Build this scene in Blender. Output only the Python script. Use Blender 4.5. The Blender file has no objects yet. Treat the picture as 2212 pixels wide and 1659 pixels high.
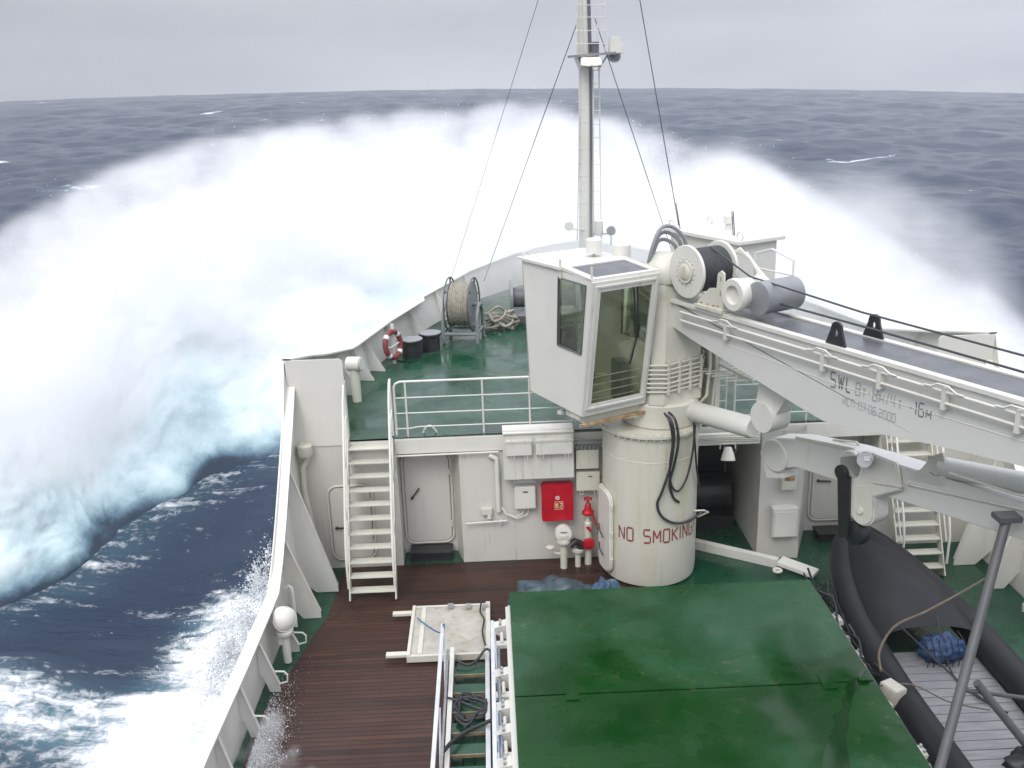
import bpy, bmesh, math, random
import numpy as np
from mathutils import Vector, Matrix

random.seed(7)
rng = np.random.default_rng(11)
scene = bpy.context.scene
col = scene.collection
R = math.radians

# ------------------------------------------------------------------ camera
# The ship's own frame is the world frame: x to starboard, y to the bow, z up,
# main deck at z = 0.  The photographer stands on the bridge.
CAM = np.array([0.0, 0.0, 9.6])
RIGHT = np.array([0.9990698, -0.0301184, -0.0308610])
UPV = np.array([0.0385773, 0.3044510, 0.9517465])
FWD = np.array([0.0192694, 0.9520517, -0.3053297])
cam_data = bpy.data.cameras.new("camera")
cam_data.sensor_width = 36.0
cam_data.lens = 36.0 * 2100.0 / 2212.0
cam_data.clip_start = 0.05
cam_data.clip_end = 4000.0
cam = bpy.data.objects.new("camera", cam_data)
col.objects.link(cam)
cam.matrix_world = Matrix(((RIGHT[0], UPV[0], -FWD[0], CAM[0]),
                           (RIGHT[1], UPV[1], -FWD[1], CAM[1]),
                           (RIGHT[2], UPV[2], -FWD[2], CAM[2]),
                           (0, 0, 0, 1)))
scene.camera = cam

# ------------------------------------------------------------------ render
scene.render.engine = 'CYCLES'
scene.cycles.use_denoising = True
scene.cycles.max_bounces = 24
scene.cycles.diffuse_bounces = 4
scene.cycles.glossy_bounces = 4
scene.cycles.transparent_max_bounces = 24
scene.cycles.volume_bounces = 18
scene.cycles.caustics_reflective = False
scene.cycles.caustics_refractive = False
scene.view_settings.view_transform = 'Standard'
scene.view_settings.look = 'None'
scene.view_settings.exposure = 0.75
scene.view_settings.gamma = 1.0

# ------------------------------------------------------------------ overcast sky
SUN_EL, SUN_AZ = R(48), R(205)
world = bpy.data.worlds.new("World")
scene.world = world
world.use_nodes = True
wn, wl = world.node_tree.nodes, world.node_tree.links
wn.clear()
w_out = wn.new('ShaderNodeOutputWorld')
w_bg = wn.new('ShaderNodeBackground')
w_bg.inputs['Strength'].default_value = 0.13
wl.new(w_bg.outputs[0], w_out.inputs[0])
tc = wn.new('ShaderNodeTexCoord')
sep = wn.new('ShaderNodeSeparateXYZ')
wl.new(tc.outputs['Generated'], sep.inputs[0])
mx = wn.new('ShaderNodeMath'); mx.operation = 'MAXIMUM'; mx.inputs[1].default_value = 0.10
wl.new(sep.outputs[2], mx.inputs[0])
cmb = wn.new('ShaderNodeCombineXYZ')
wl.new(sep.outputs[0], cmb.inputs[0]); wl.new(sep.outputs[1], cmb.inputs[1]); wl.new(mx.outputs[0], cmb.inputs[2])
sky = wn.new('ShaderNodeTexSky')
sky.sky_type = 'NISHITA'
sky.sun_disc = False
sky.sun_elevation = SUN_EL
sky.sun_rotation = SUN_AZ
sky.air_density = 1.0
sky.dust_density = 6.0
sky.ozone_density = 1.0
wl.new(cmb.outputs[0], sky.inputs[0])
# cloud layer: grey stratus with broad soft folds, nearly hiding the blue
mp = wn.new('ShaderNodeMapping'); mp.inputs['Scale'].default_value = (1.1, 1.1, 4.0)
wl.new(tc.outputs['Generated'], mp.inputs[0])
nz = wn.new('ShaderNodeTexNoise'); nz.inputs['Scale'].default_value = 1.7
nz.inputs['Detail'].default_value = 4.0; nz.inputs['Roughness'].default_value = 0.45
wl.new(mp.outputs[0], nz.inputs[0])
cr = wn.new('ShaderNodeValToRGB')
cr.color_ramp.elements[0].position = 0.30; cr.color_ramp.elements[0].color = (2.45, 2.54, 2.90, 1)
cr.color_ramp.elements[1].position = 0.72; cr.color_ramp.elements[1].color = (4.15, 4.28, 4.6, 1)
wl.new(nz.outputs[0], cr.inputs[0])
# the cloud thins towards starboard, where the sky is brighter
mr = wn.new('ShaderNodeMapRange'); mr.inputs[1].default_value = -0.5; mr.inputs[2].default_value = 0.6
mr.inputs[3].default_value = 0.86; mr.inputs[4].default_value = 1.2
wl.new(sep.outputs[0], mr.inputs[0])
mul = wn.new('ShaderNodeMix'); mul.data_type = 'RGBA'; mul.blend_type = 'MULTIPLY'; mul.inputs[0].default_value = 1.0
wl.new(cr.outputs[0], mul.inputs[6]); wl.new(mr.outputs[0], mul.inputs[7])
# an overcast sky is far brighter overhead than at the horizon
gz = wn.new('ShaderNodeMapRange'); gz.inputs[1].default_value = 0.10; gz.inputs[2].default_value = 0.85
gz.inputs[3].default_value = 0.78; gz.inputs[4].default_value = 2.65
wl.new(sep.outputs[2], gz.inputs[0])
mul2 = wn.new('ShaderNodeMix'); mul2.data_type = 'RGBA'; mul2.blend_type = 'MULTIPLY'; mul2.inputs[0].default_value = 1.0
wl.new(mul.outputs[2], mul2.inputs[6]); wl.new(gz.outputs[0], mul2.inputs[7])
mixs = wn.new('ShaderNodeMix'); mixs.data_type = 'RGBA'; mixs.inputs[0].default_value = 0.93
wl.new(sky.outputs[0], mixs.inputs[6]); wl.new(mul2.outputs[2], mixs.inputs[7])
wl.new(mixs.outputs[2], w_bg.inputs['Color'])

sun_d = bpy.data.lights.new("sun", 'SUN')
sun_d.energy = 0.9
sun_d.angle = R(25)
sun_d.color = (1.0, 0.97, 0.93)
sun = bpy.data.objects.new("sun", sun_d)
col.objects.link(sun)
sun.rotation_euler = Vector((-math.sin(SUN_AZ) * math.cos(SUN_EL), -math.cos(SUN_AZ) * math.cos(SUN_EL), -math.sin(SUN_EL))).to_track_quat('-Z', 'Y').to_euler()

# ------------------------------------------------------------------ helpers
def tag(o, label=None, cat=None, group=None, kind=None):
    if label: o['label'] = label
    if cat: o['category'] = cat
    if group: o['group'] = group
    if kind: o['kind'] = kind
    return o

def empty(name, loc=(0, 0, 0), rz=0.0, label=None, cat=None, group=None):
    o = bpy.data.objects.new(name, None)
    o.empty_display_size = 0.2
    col.objects.link(o)
    o.location = loc
    o.rotation_euler = (0, 0, rz)
    return tag(o, label, cat, group)

def copy_tree(o, parent=None):
    c = o.copy()
    col.objects.link(c)
    if parent is not None:
        c.parent = parent
    for ch in list(o.children):
        copy_tree(ch, c)
    return c

def frame(d):
    d = Vector(d).normalized()
    a = Vector((0, 0, 1)) if abs(d.z) < 0.9 else Vector((0, 1, 0))
    u = d.cross(a).normalized()
    return u, d.cross(u).normalized()

class MB:
    """collects shapes and links them as one mesh object"""
    def __init__(s):
        s.v = []; s.f = []
    def add(s, vs, fs):
        n = len(s.v)
        s.v += [tuple(p) for p in vs]
        s.f += [tuple(i + n for i in f) for f in fs]
        return s
    def box(s, x0, x1, y0, y1, z0, z1):
        return s.add([(x0, y0, z0), (x1, y0, z0), (x1, y1, z0), (x0, y1, z0), (x0, y0, z1), (x1, y0, z1), (x1, y1, z1), (x0, y1, z1)],
                     [(0, 3, 2, 1), (4, 5, 6, 7), (0, 1, 5, 4), (1, 2, 6, 5), (2, 3, 7, 6), (3, 0, 4, 7)])
    def bar(s, a, b, w, h, up=(0, 0, 1)):
        """rectangular bar from a to b, w across, h along up"""
        a = Vector(a); b = Vector(b); d = (b - a).normalized(); up = Vector(up)
        u = d.cross(up).normalized(); w_ = u.cross(d).normalized()
        u = u * (w / 2); w_ = w_ * (h / 2)
        vs = [a - u - w_, a + u - w_, a + u + w_, a - u + w_, b - u - w_, b + u - w_, b + u + w_, b - u + w_]
        return s.add(vs, [(0, 1, 2, 3), (7, 6, 5, 4), (0, 4, 5, 1), (1, 5, 6, 2), (2, 6, 7, 3), (3, 7, 4, 0)])
    def tube(s, pts, r, n=10, caps=True, r1=None):
        pts = [Vector(p) for p in pts]
        m = len(pts); rings = []
        d0 = (pts[1] - pts[0]).normalized(); u, w = frame(d0)
        for i, p in enumerate(pts):
            if i == 0: d = pts[1] - pts[0]
            elif i == m - 1: d = pts[-1] - pts[-2]
            else: d = (pts[i + 1] - p).normalized() + (p - pts[i - 1]).normalized()
            d = d.normalized() if d.length > 1e-9 else d0
            u = (u - d * u.dot(d)).normalized(); w = d.cross(u)
            rr = r if r1 is None else r + (r1 - r) * i / (m - 1)
            rings.append([p + (u * math.cos(t) + w * math.sin(t)) * rr for t in [2 * math.pi * k / n for k in range(n)]])
        vs = [q for ring in rings for q in ring]; fs = []
        for i in range(m - 1):
            for k in range(n):
                k2 = (k + 1) % n
                fs.append((i * n + k, i * n + k2, (i + 1) * n + k2, (i + 1) * n + k))
        if caps:
            fs.append(tuple(range(n - 1, -1, -1))); fs.append(tuple((m - 1) * n + k for k in range(n)))
        return s.add(vs, fs)
    def cyl(s, a, b, r, n=24, r1=None):
        return s.tube([a, b], r, n, True, r1)
    def lathe(s, prof, o=(0, 0, 0), axis=(0, 0, 1), n=32):
        """prof: list of (radius, height) from start to end, revolved about axis through o"""
        o = Vector(o); d = Vector(axis).normalized(); u, w = frame(d)
        vs = []; fs = []; m = len(prof)
        for (r, h) in prof:
            for k in range(n):
                t = 2 * math.pi * k / n
                vs.append(o + d * h + (u * math.cos(t) + w * math.sin(t)) * max(r, 1e-4))
        for i in range(m - 1):
            for k in range(n):
                k2 = (k + 1) % n
                fs.append((i * n + k, i * n + k2, (i + 1) * n + k2, (i + 1) * n + k))
        fs.append(tuple(range(n - 1, -1, -1))); fs.append(tuple((m - 1) * n + k for k in range(n)))
        return s.add(vs, fs)
    def prism(s, poly, h):
        """poly: list of 3-D points (planar), extruded by vector h"""
        p = [Vector(q) for q in poly]; h = Vector(h); n = len(p)
        fs = [tuple(range(n - 1, -1, -1)), tuple(range(n, 2 * n))]
        fs += [(i, (i + 1) % n, n + (i + 1) % n, n + i) for i in range(n)]
        return s.add(p + [q + h for q in p], fs)
    def torus(s, c, R_, r, axis=(0, 0, 1), n=40, m=12, a0=0.0, a1=2 * math.pi):
        c = Vector(c); u, w = frame(axis); full = abs(a1 - a0 - 2 * math.pi) < 1e-6
        pts = [c + (u * math.cos(t) + w * math.sin(t)) * R_ for t in [a0 + (a1 - a0) * k / n for k in range(n + (0 if full else 1))]]
        if not full:
            return s.tube(pts, r, m)
        d = Vector(axis).normalized(); vs = []; fs = []
        for p in pts:
            e = (p - c).normalized()
            for k in range(m):
                t = 2 * math.pi * k / m
                vs.append(p + (e * math.cos(t) + d * math.sin(t)) * r)
        for i in range(n):
            for k in range(m):
                fs.append((i * m + k, ((i + 1) % n) * m + k, ((i + 1) % n) * m + (k + 1) % m, i * m + (k + 1) % m))
        return s.add(vs, fs)
    def grid(s, P):
        """P: array of shape (a, b, 3)"""
        a, b = len(P), len(P[0])
        return s.add([p for row in P for p in row], [(i * b + j, (i + 1) * b + j, (i + 1) * b + j + 1, i * b + j + 1) for i in range(a - 1) for j in range(b - 1)])
    def build(s, name, mat, parent=None, bevel=0.0, smooth=True, angle=35, label=None):
        me = bpy.data.meshes.new(name)
        me.from_pydata(s.v, [], s.f)
        bm = bmesh.new(); bm.from_mesh(me)
        bmesh.ops.recalc_face_normals(bm, faces=bm.faces[:])
        if bevel > 0:
            es = [e for e in bm.edges if len(e.link_faces) == 2 and e.calc_face_angle(0) > R(40)]
            bmesh.ops.bevel(bm, geom=es, offset=bevel, segments=2, affect='EDGES', clamp_overlap=True)
        bm.to_mesh(me); bm.free()
        if smooth:
            me.shade_smooth(); me.set_sharp_from_angle(angle=R(angle))
        me.materials.append(mat)
        o = bpy.data.objects.new(name, me)
        col.objects.link(o)
        if parent is not None: o.parent = parent
        if label: o['label'] = label
        return o

def np_mesh(name, verts, faces, mat, smooth=True):
    """fast mesh from numpy arrays; faces is (n, 3) or (n, 4)"""
    me = bpy.data.meshes.new(name)
    k = faces.shape[1]
    me.vertices.add(len(verts)); me.loops.add(faces.size); me.polygons.add(len(faces))
    me.vertices.foreach_set('co', verts.astype(np.float32).ravel())
    me.loops.foreach_set('vertex_index', faces.astype(np.int32).ravel())
    me.polygons.foreach_set('loop_start', np.arange(0, faces.size, k, dtype=np.int32))
    me.polygons.foreach_set('loop_total', np.full(len(faces), k, dtype=np.int32))
    me.update(calc_edges=True)
    if smooth: me.shade_smooth()
    me.materials.append(mat)
    o = bpy.data.objects.new(name, me)
    col.objects.link(o)
    return o

def grid_faces(a, b, wrap=False):
    i, j = np.meshgrid(np.arange(a - 1), np.arange(b if wrap else b - 1), indexing='ij')
    j2 = (j + 1) % b
    return np.stack([i * b + j, (i + 1) * b + j, (i + 1) * b + j2, i * b + j2], -1).reshape(-1, 4)

_perm = rng.permutation(4096)
_gr = rng.normal(size=(4096, 3)); _gr /= np.linalg.norm(_gr, axis=1, keepdims=True)
def pnoise(p):
    """gradient noise at points p (n, 3), about -1..1"""
    i = np.floor(p).astype(np.int64); f = p - i
    u = f * f * f * (f * (f * 6 - 15) + 10)
    out = 0
    for dx in (0, 1):
        for dy in (0, 1):
            for dz in (0, 1):
                h = _perm[(_perm[(_perm[(i[:, 0] + dx) & 4095] + i[:, 1] + dy) & 4095] + i[:, 2] + dz) & 4095]
                g = (_gr[h] * (f - np.array([dx, dy, dz]))).sum(1)
                w = (u[:, 0] if dx else 1 - u[:, 0]) * (u[:, 1] if dy else 1 - u[:, 1]) * (u[:, 2] if dz else 1 - u[:, 2])
                out = out + g * w
    return out * 1.5
def fbm(p, oct=4, gain=0.5):
    a, s, out = 1.0, 1.0, 0
    for k in range(oct):
        out = out + a * pnoise(p * s + 17.3 * k); a *= gain; s *= 2.03
    return out

# ------------------------------------------------------------------ materials
def mat(name, colr, rough=0.5, metal=0.0, var=0.0, var_scale=3.0, col2=None, c2_scale=2.0, c2_pos=(0.5, 0.7), bump=0.0, bump_scale=30.0, rough2=None,
        stretch=(1, 1, 1), spec=0.5, coat=0.0, rust=0.0):
    """painted, metal or cloth surface: base colour with noise variation, stains of a second colour, uneven gloss and relief"""
    m = bpy.data.materials.new(name); m.use_nodes = True
    n, l = m.node_tree.nodes, m.node_tree.links
    b = n['Principled BSDF']
    b.inputs['Metallic'].default_value = metal
    b.inputs['Specular IOR Level'].default_value = spec
    b.inputs['Coat Weight'].default_value = coat
    b.inputs['Coat Roughness'].default_value = 0.08
    t = n.new('ShaderNodeTexCoord'); mpn = n.new('ShaderNodeMapping'); mpn.inputs['Scale'].default_value = stretch
    l.new(t.outputs['Object'], mpn.inputs[0])
    def noise(scale, detail=5.0, rgh=0.55):
        q = n.new('ShaderNodeTexNoise'); q.inputs['Scale'].default_value = scale; q.inputs['Detail'].default_value = detail
        q.inputs['Roughness'].default_value = rgh; l.new(mpn.outputs[0], q.inputs[0]); return q.outputs[0]
    c = n.new('ShaderNodeRGB'); c.outputs[0].default_value = (*colr, 1); cur = c.outputs[0]
    if var > 0:
        mr_ = n.new('ShaderNodeMapRange'); mr_.inputs[1].default_value = 0.3; mr_.inputs[2].default_value = 0.7
        mr_.inputs[3].default_value = 1 - var; mr_.inputs[4].default_value = 1 + var
        l.new(noise(var_scale), mr_.inputs[0])
        mm = n.new('ShaderNodeMix'); mm.data_type = 'RGBA'; mm.blend_type = 'MULTIPLY'; mm.inputs[0].default_value = 1
        l.new(cur, mm.inputs[6]); l.new(mr_.outputs[0], mm.inputs[7]); cur = mm.outputs[2]
    if col2 is not None:
        rp = n.new('ShaderNodeMapRange'); rp.inputs[1].default_value = c2_pos[0]; rp.inputs[2].default_value = c2_pos[1]; rp.clamp = True
        l.new(noise(c2_scale, 8.0, 0.6), rp.inputs[0])
        mm = n.new('ShaderNodeMix'); mm.data_type = 'RGBA'
        l.new(rp.outputs[0], mm.inputs[0]); l.new(cur, mm.inputs[6]); mm.inputs[7].default_value = (*col2, 1); cur = mm.outputs[2]
    if rust > 0:
        ms = n.new('ShaderNodeMapping'); ms.inputs['Scale'].default_value = (5.5, 5.5, 0.45); l.new(t.outputs['Object'], ms.inputs[0])
        q1 = n.new('ShaderNodeTexNoise'); q1.inputs['Scale'].default_value = 1.6; q1.inputs['Detail'].default_value = 6; q1.inputs['Roughness'].default_value = 0.6; l.new(ms.outputs[0], q1.inputs[0])
        q2 = n.new('ShaderNodeTexNoise'); q2.inputs['Scale'].default_value = 0.9; q2.inputs['Detail'].default_value = 3; l.new(t.outputs['Object'], q2.inputs[0])
        r1 = n.new('ShaderNodeMapRange'); r1.inputs[1].default_value = 0.58; r1.inputs[2].default_value = 0.74; r1.inputs[4].default_value = rust; l.new(q1.outputs[0], r1.inputs[0])
        r2 = n.new('ShaderNodeMapRange'); r2.inputs[1].default_value = 0.46; r2.inputs[2].default_value = 0.62; l.new(q2.outputs[0], r2.inputs[0])
        mu = n.new('ShaderNodeMath'); mu.operation = 'MULTIPLY'; l.new(r1.outputs[0], mu.inputs[0]); l.new(r2.outputs[0], mu.inputs[1])
        mm = n.new('ShaderNodeMix'); mm.data_type = 'RGBA'; l.new(mu.outputs[0], mm.inputs[0]); l.new(cur, mm.inputs[6]); mm.inputs[7].default_value = (0.34, 0.22, 0.09, 1); cur = mm.outputs[2]
    l.new(cur, b.inputs['Base Color'])
    if rough2 is not None:
        rr = n.new('ShaderNodeMapRange'); rr.inputs[1].default_value = 0.38; rr.inputs[2].default_value = 0.62
        rr.inputs[3].default_value = rough; rr.inputs[4].default_value = rough2
        l.new(noise(1.1, 4.0), rr.inputs[0]); l.new(rr.outputs[0], b.inputs['Roughness'])
    else:
        b.inputs['Roughness'].default_value = rough
    if bump > 0:
        bp = n.new('ShaderNodeBump'); bp.inputs['Strength'].default_value = bump; bp.inputs['Distance'].default_value = 0.01
        l.new(noise(bump_scale), bp.inputs['Height']); l.new(bp.outputs[0], b.inputs['Normal'])
    return m

# ================================================================== the sea
SN = np.array([0.0212, -0.0542, 0.998]); SN /= np.linalg.norm(SN)      # the ship is pitched and rolled against the sea
SEA_H = 14.0
SEA_R = 5750.0                                                          # long swell dome
E1 = np.cross(np.array([0, 1.0, 0]), SN); E1 /= np.linalg.norm(E1)
E2 = np.cross(SN, E1)
FOOT = CAM - SN * SEA_H
def sea_z(x, y):
    """mean sea level under a point, ship frame"""
    return (SN @ FOOT - SN[0] * x - SN[1] * y) / SN[2]

def foam_material():
    m = bpy.data.materials.new("sea_water"); m.use_nodes = True
    n, l = m.node_tree.nodes, m.node_tree.links
    b = n['Principled BSDF']
    b.inputs['IOR'].default_value = 1.33; b.inputs['Specular IOR Level'].default_value = 0.36
    tcn = n.new('ShaderNodeTexCoord')
    at = n.new('ShaderNodeAttribute'); at.attribute_name = 'foam'
    def noise(scale, detail, vec=None, rgh=0.6, dist=0.0):
        q = n.new('ShaderNodeTexNoise'); q.inputs['Scale'].default_value = scale; q.inputs['Detail'].default_value = detail
        q.inputs['Roughness'].default_value = rgh; q.inputs['Distortion'].default_value = dist
        l.new(vec or tcn.outputs['Object'], q.inputs[0]); return q.outputs[0]
    def math_(op, a, b_):
        q = n.new('ShaderNodeMath'); q.operation = op
        for k, v in enumerate((a, b_)):
            if isinstance(v, (int, float)): q.inputs[k].default_value = v
            else: l.new(v, q.inputs[k])
        return q.outputs[0]
    def rng_(v, a, b_, c, d):
        q = n.new('ShaderNodeMapRange'); q.interpolation_type = 'SMOOTHSTEP'
        for k, x in enumerate((a, b_, c, d)): q.inputs[k + 1].default_value = x
        l.new(v, q.inputs[0]); return q.outputs[0]
    mpn = n.new('ShaderNodeMapping'); mpn.inputs['Rotation'].default_value = (0, 0, R(-28)); mpn.inputs['Scale'].default_value = (0.45, 1.5, 1.0)
    l.new(tcn.outputs['Object'], mpn.inputs[0])
    n1 = noise(0.9, 9.0, mpn.outputs[0], 0.68, 0.6)
    n2 = noise(3.2, 8.0, None, 0.7, 0.8)
    s = math_('ADD', math_('MULTIPLY', n1, 0.62), math_('MULTIPLY', n2, 0.38))
    # the mask says how much of the surface is foam; the noise breaks it into streaks and lace
    thr = math_('SUBTRACT', 0.80, math_('MULTIPLY', at.outputs['Fac'], 0.62))
    dif = math_('SUBTRACT', s, thr)
    foam = rng_(dif, -0.03, 0.14, 0.0, 1.0)
    mixc = n.new('ShaderNodeMix'); mixc.data_type = 'RGBA'
    l.new(foam, mixc.inputs[0])
    # aerated water round the foam is milky blue-green
    wat = n.new('ShaderNodeMix'); wat.data_type = 'RGBA'
    l.new(rng_(at.outputs['Fac'], 0.30, 1.0, 0.0, 1.0), wat.inputs[0])
    wat.inputs[6].default_value = (0.018, 0.032, 0.062, 1); wat.inputs[7].default_value = (0.16, 0.34, 0.40, 1)
    l.new(wat.outputs[2], mixc.inputs[6]); mixc.inputs[7].default_value = (0.80, 0.83, 0.86, 1)
    l.new(mixc.outputs[2], b.inputs['Base Color'])
    rg = n.new('ShaderNodeMapRange'); rg.inputs[3].default_value = 0.20; rg.inputs[4].default_value = 0.75
    l.new(foam, rg.inputs[0]); l.new(rg.outputs[0], b.inputs['Roughness'])
    bp = n.new('ShaderNodeBump'); bp.inputs['Strength'].default_value = 0.75; bp.inputs['Distance'].default_value = 0.5
    mp2 = n.new('ShaderNodeMapping'); mp2.inputs['Rotation'].default_value = (0, 0, R(14)); mp2.inputs['Scale'].default_value = (0.5, 1.25, 1)
    l.new(tcn.outputs['Object'], mp2.inputs[0])
    l.new(math_('ADD', noise(0.55, 8.0, mp2.outputs[0], 0.62, 0.5), math_('MULTIPLY', foam, 0.15)), bp.inputs['Height'])
    l.new(bp.outputs[0], b.inputs['Normal'])
    return m

ang = np.radians(np.concatenate([np.arange(-180, -62, 2.0), np.arange(-62, 62, 0.16), np.arange(62, 180, 2.0)]))
rad = 4.0 * np.exp(np.arange(0, 760) * 0.00685)
RR, AA = np.meshgrid(rad, ang, indexing='ij')
sx, sy = RR * np.sin(AA), RR * np.cos(AA)
cell = RR * 0.00685
hz = np.zeros_like(sx)
wrng = np.random.default_rng(5)
for k in range(90):
    lam = 2.0 * (34.0 / 2.0) ** wrng.random()
    th = wrng.normal(R(95), R(42))
    amp = 0.0125 * lam ** 0.80 * wrng.uniform(0.5, 1.2)
    ph = wrng.uniform(0, 6.28)
    att = np.clip((lam / cell - 2.0) / 2.0, 0, 1)
    a = 2 * math.pi / lam * (sx * math.cos(th) + sy * math.sin(th)) + ph
    hz += att * amp * (np.sin(a) + 0.25 * np.cos(2 * a)) * 0.62
hz *= 1.0 - 0.60 * np.clip((RR - 150) / 250, 0, 1)
# the trough of the bow wave along the port side
def hollow(x, y):
    return -1.0 * np.exp(-(((x + 8.6) / 4.6) ** 2 + ((y - 23.0) / 4.5) ** 2)) + 0.7 * np.exp(-(((x + 13.0) / 4.0) ** 2 + ((y - 17.0) / 3.0) ** 2))
calm = np.exp(-(((sx + 8) / 9) ** 2 + ((sy - 24) / 10) ** 2))
hz = hz * (1 - 0.6 * calm) + hollow(sx, sy)
hz -= RR ** 2 / (2 * SEA_R)
SV = FOOT + sx[..., None] * E1 + sy[..., None] * E2 + hz[..., None] * SN
SEA = foam_material()
water = np_mesh("sea", SV.reshape(-1, 3), grid_faces(len(rad), len(ang), True), SEA)
tag(water, "dark grey blue open sea streaked with foam", "sea", kind='structure')
# foam mask: whitecaps far out, churned water round the bow wave, streaks aft along the hull
def sstep(a, b, x):
    t = np.clip((x - a) / (b - a), 0, 1); return t * t * (3 - 2 * t)
fm = np.full_like(sx, 0.20)
pp = np.stack([sx * 0.065, sy * 0.15, sx * 0], -1).reshape(-1, 3)
caps = fbm(pp, 4, 0.55).reshape(sx.shape)
fm += 0.42 * sstep(0.60, 0.98, caps) * sstep(25, 60, RR)
gx, gy = sx, sy
def seg_d(ax, ay, bx, by):
    t = np.clip(((gx - ax) * (bx - ax) + (gy - ay) * (by - ay)) / ((bx - ax) ** 2 + (by - ay) ** 2), 0, 1)
    return np.hypot(gx - ax - t * (bx - ax), gy - ay - t * (by - ay))
fm += 0.35 * sstep(2.5, 0.5, seg_d(-17, 25, -9.2, 32.5)) + 0.9 * sstep(5, 2, seg_d(-4.5, 37, 3, 39)) + 0.9 * sstep(8, 2, seg_d(3, 39, 20, 24))
for ka_, kb_ in zip([(-14.5, 20.5), (-13.4, 21.8), (-12.2, 24.0), (-11.0, 27.0), (-9.4, 29.6)], [(-13.4, 21.8), (-12.2, 24.0), (-11.0, 27.0), (-9.4, 29.6), (-6.8, 32.2)]):
    fm = np.maximum(fm, 0.20 + 0.17 * sstep(2.8, 0.2, seg_d(*ka_, *kb_)))
fm += 0.15 * np.clip(calm - 0.2, 0, 1)
fm += 0.20 * sstep(1.6, 0.3, seg_d(-15, 18.8, -7.5, 16.6)) + 0.16 * sstep(5.2, 0.8, seg_d(-16, 17.0, -6, 15.0)) + 0.42 * sstep(2.6, 0.5, seg_d(-6.2, 21.5, -6.0, 12))
fm += 0.14 * sstep(5, 1.0, seg_d(-14, 13.0, -5.5, 11.0))
fa = water.data.attributes.new('foam', 'FLOAT', 'POINT')
fa.data.foreach_set('value', np.clip(fm, 0, 1).astype(np.float32).ravel())

# ================================================================== the bow wave
def interp(keys, s):
    k = np.array(keys, float); t = np.linspace(0, 1, len(k)); s = np.clip(s, 0, 1)
    # Catmull-Rom through the keys
    i = np.clip((s * (len(k) - 1)).astype(int), 0, len(k) - 2); f = (s * (len(k) - 1) - i)[:, None]
    p0, p1, p2, p3 = k[np.maximum(i - 1, 0)], k[i], k[i + 1], k[np.minimum(i + 2, len(k) - 1)]
    return 0.5 * (2 * p1 + (p2 - p0) * f + (2 * p0 - 5 * p1 + 4 * p2 - p3) * f * f + (3 * p1 - p0 - 3 * p2 + p3) * f ** 3)
CREST = [(-19, 20, -2.0), (-15.2, 24.5, 1.9), (-14.4, 28.3, 3.8), (-13.2, 31.8, 5.95), (-10.6, 36.5, 7.0), (-6.6, 40.5, 7.35), (-2.2, 42.6, 7.75), (1.8, 43, 7.75),
         (5.4, 42.2, 7.2), (9.0, 39.6, 6.2), (12.4, 36.4, 4.3), (14.8, 33.2, 2.2), (18.0, 30.2, 0.3), (22, 25, -1.4)]
INNER = [(-15.5, 19.5), (-13.4, 21.8), (-12.2, 24.0), (-11.0, 27.0), (-9.4, 29.6), (-7.2, 31.8), (-4, 33.2), (1, 35.0), (4.8, 35.2), (8.6, 33.0), (10.5, 31.0), (12.5, 28.5), (15.5, 26), (20, 22)]
NS, NT = 300, 110
ss = np.linspace(0, 1, NS)
K = interp(CREST, ss) - np.array([0, 0, 1.5]); I2 = interp(INNER, ss)
I3 = np.column_stack([I2, sea_z(I2[:, 0], I2[:, 1]) + hollow(I2[:, 0], I2[:, 1]) - 0.55])
out = K[:, :2] - I2; out /= np.linalg.norm(out, axis=1, keepdims=True)
O2 = K[:, :2] + out * 7.0
O3 = np.column_stack([O2, sea_z(O2[:, 0], O2[:, 1]) - 0.4])
tt = np.linspace(0, 1, NT)
W = np.zeros((NS, NT, 3))
for j, t in enumerate(tt):
    if t < 0.6:
        q = t / 0.6                                      # inner face, concave, thrown up and outward
        c1 = I3 + (K - I3) * [0.34, 0.34, 0.24]; c2 = I3 + (K - I3) * [0.86, 0.86, 0.55]
        W[:, j] = (1 - q) ** 3 * I3 + 3 * (1 - q) ** 2 * q * c1 + 3 * (1 - q) * q * q * c2 + q ** 3 * K
    else:
        q = (t - 0.6) / 0.4
        c1 = K + (O3 - K) * [0.12, 0.12, -0.05]; c2 = K + (O3 - K) * [0.5, 0.5, 0.75]
        W[:, j] = (1 - q) ** 3 * K + 3 * (1 - q) ** 2 * q * c1 + 3 * (1 - q) * q * q * c2 + q ** 3 * O3
Wf = W.reshape(-1, 3)
edge = np.minimum(tt / 0.08, 1) * np.minimum((1 - tt) / 0.08, 1)
amp = np.tile(edge, NS)
nrm = np.stack([pnoise(Wf * 0.33 + o) for o in (3.1, 41.7, 87.2)], 1) * 0.6 + np.stack([fbm(Wf * 0.8 + o, 4, 0.6) for o in (9.1, 23.7, 57.2)], 1) * 0.14
Wf = Wf + nrm * amp[:, None]
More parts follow.
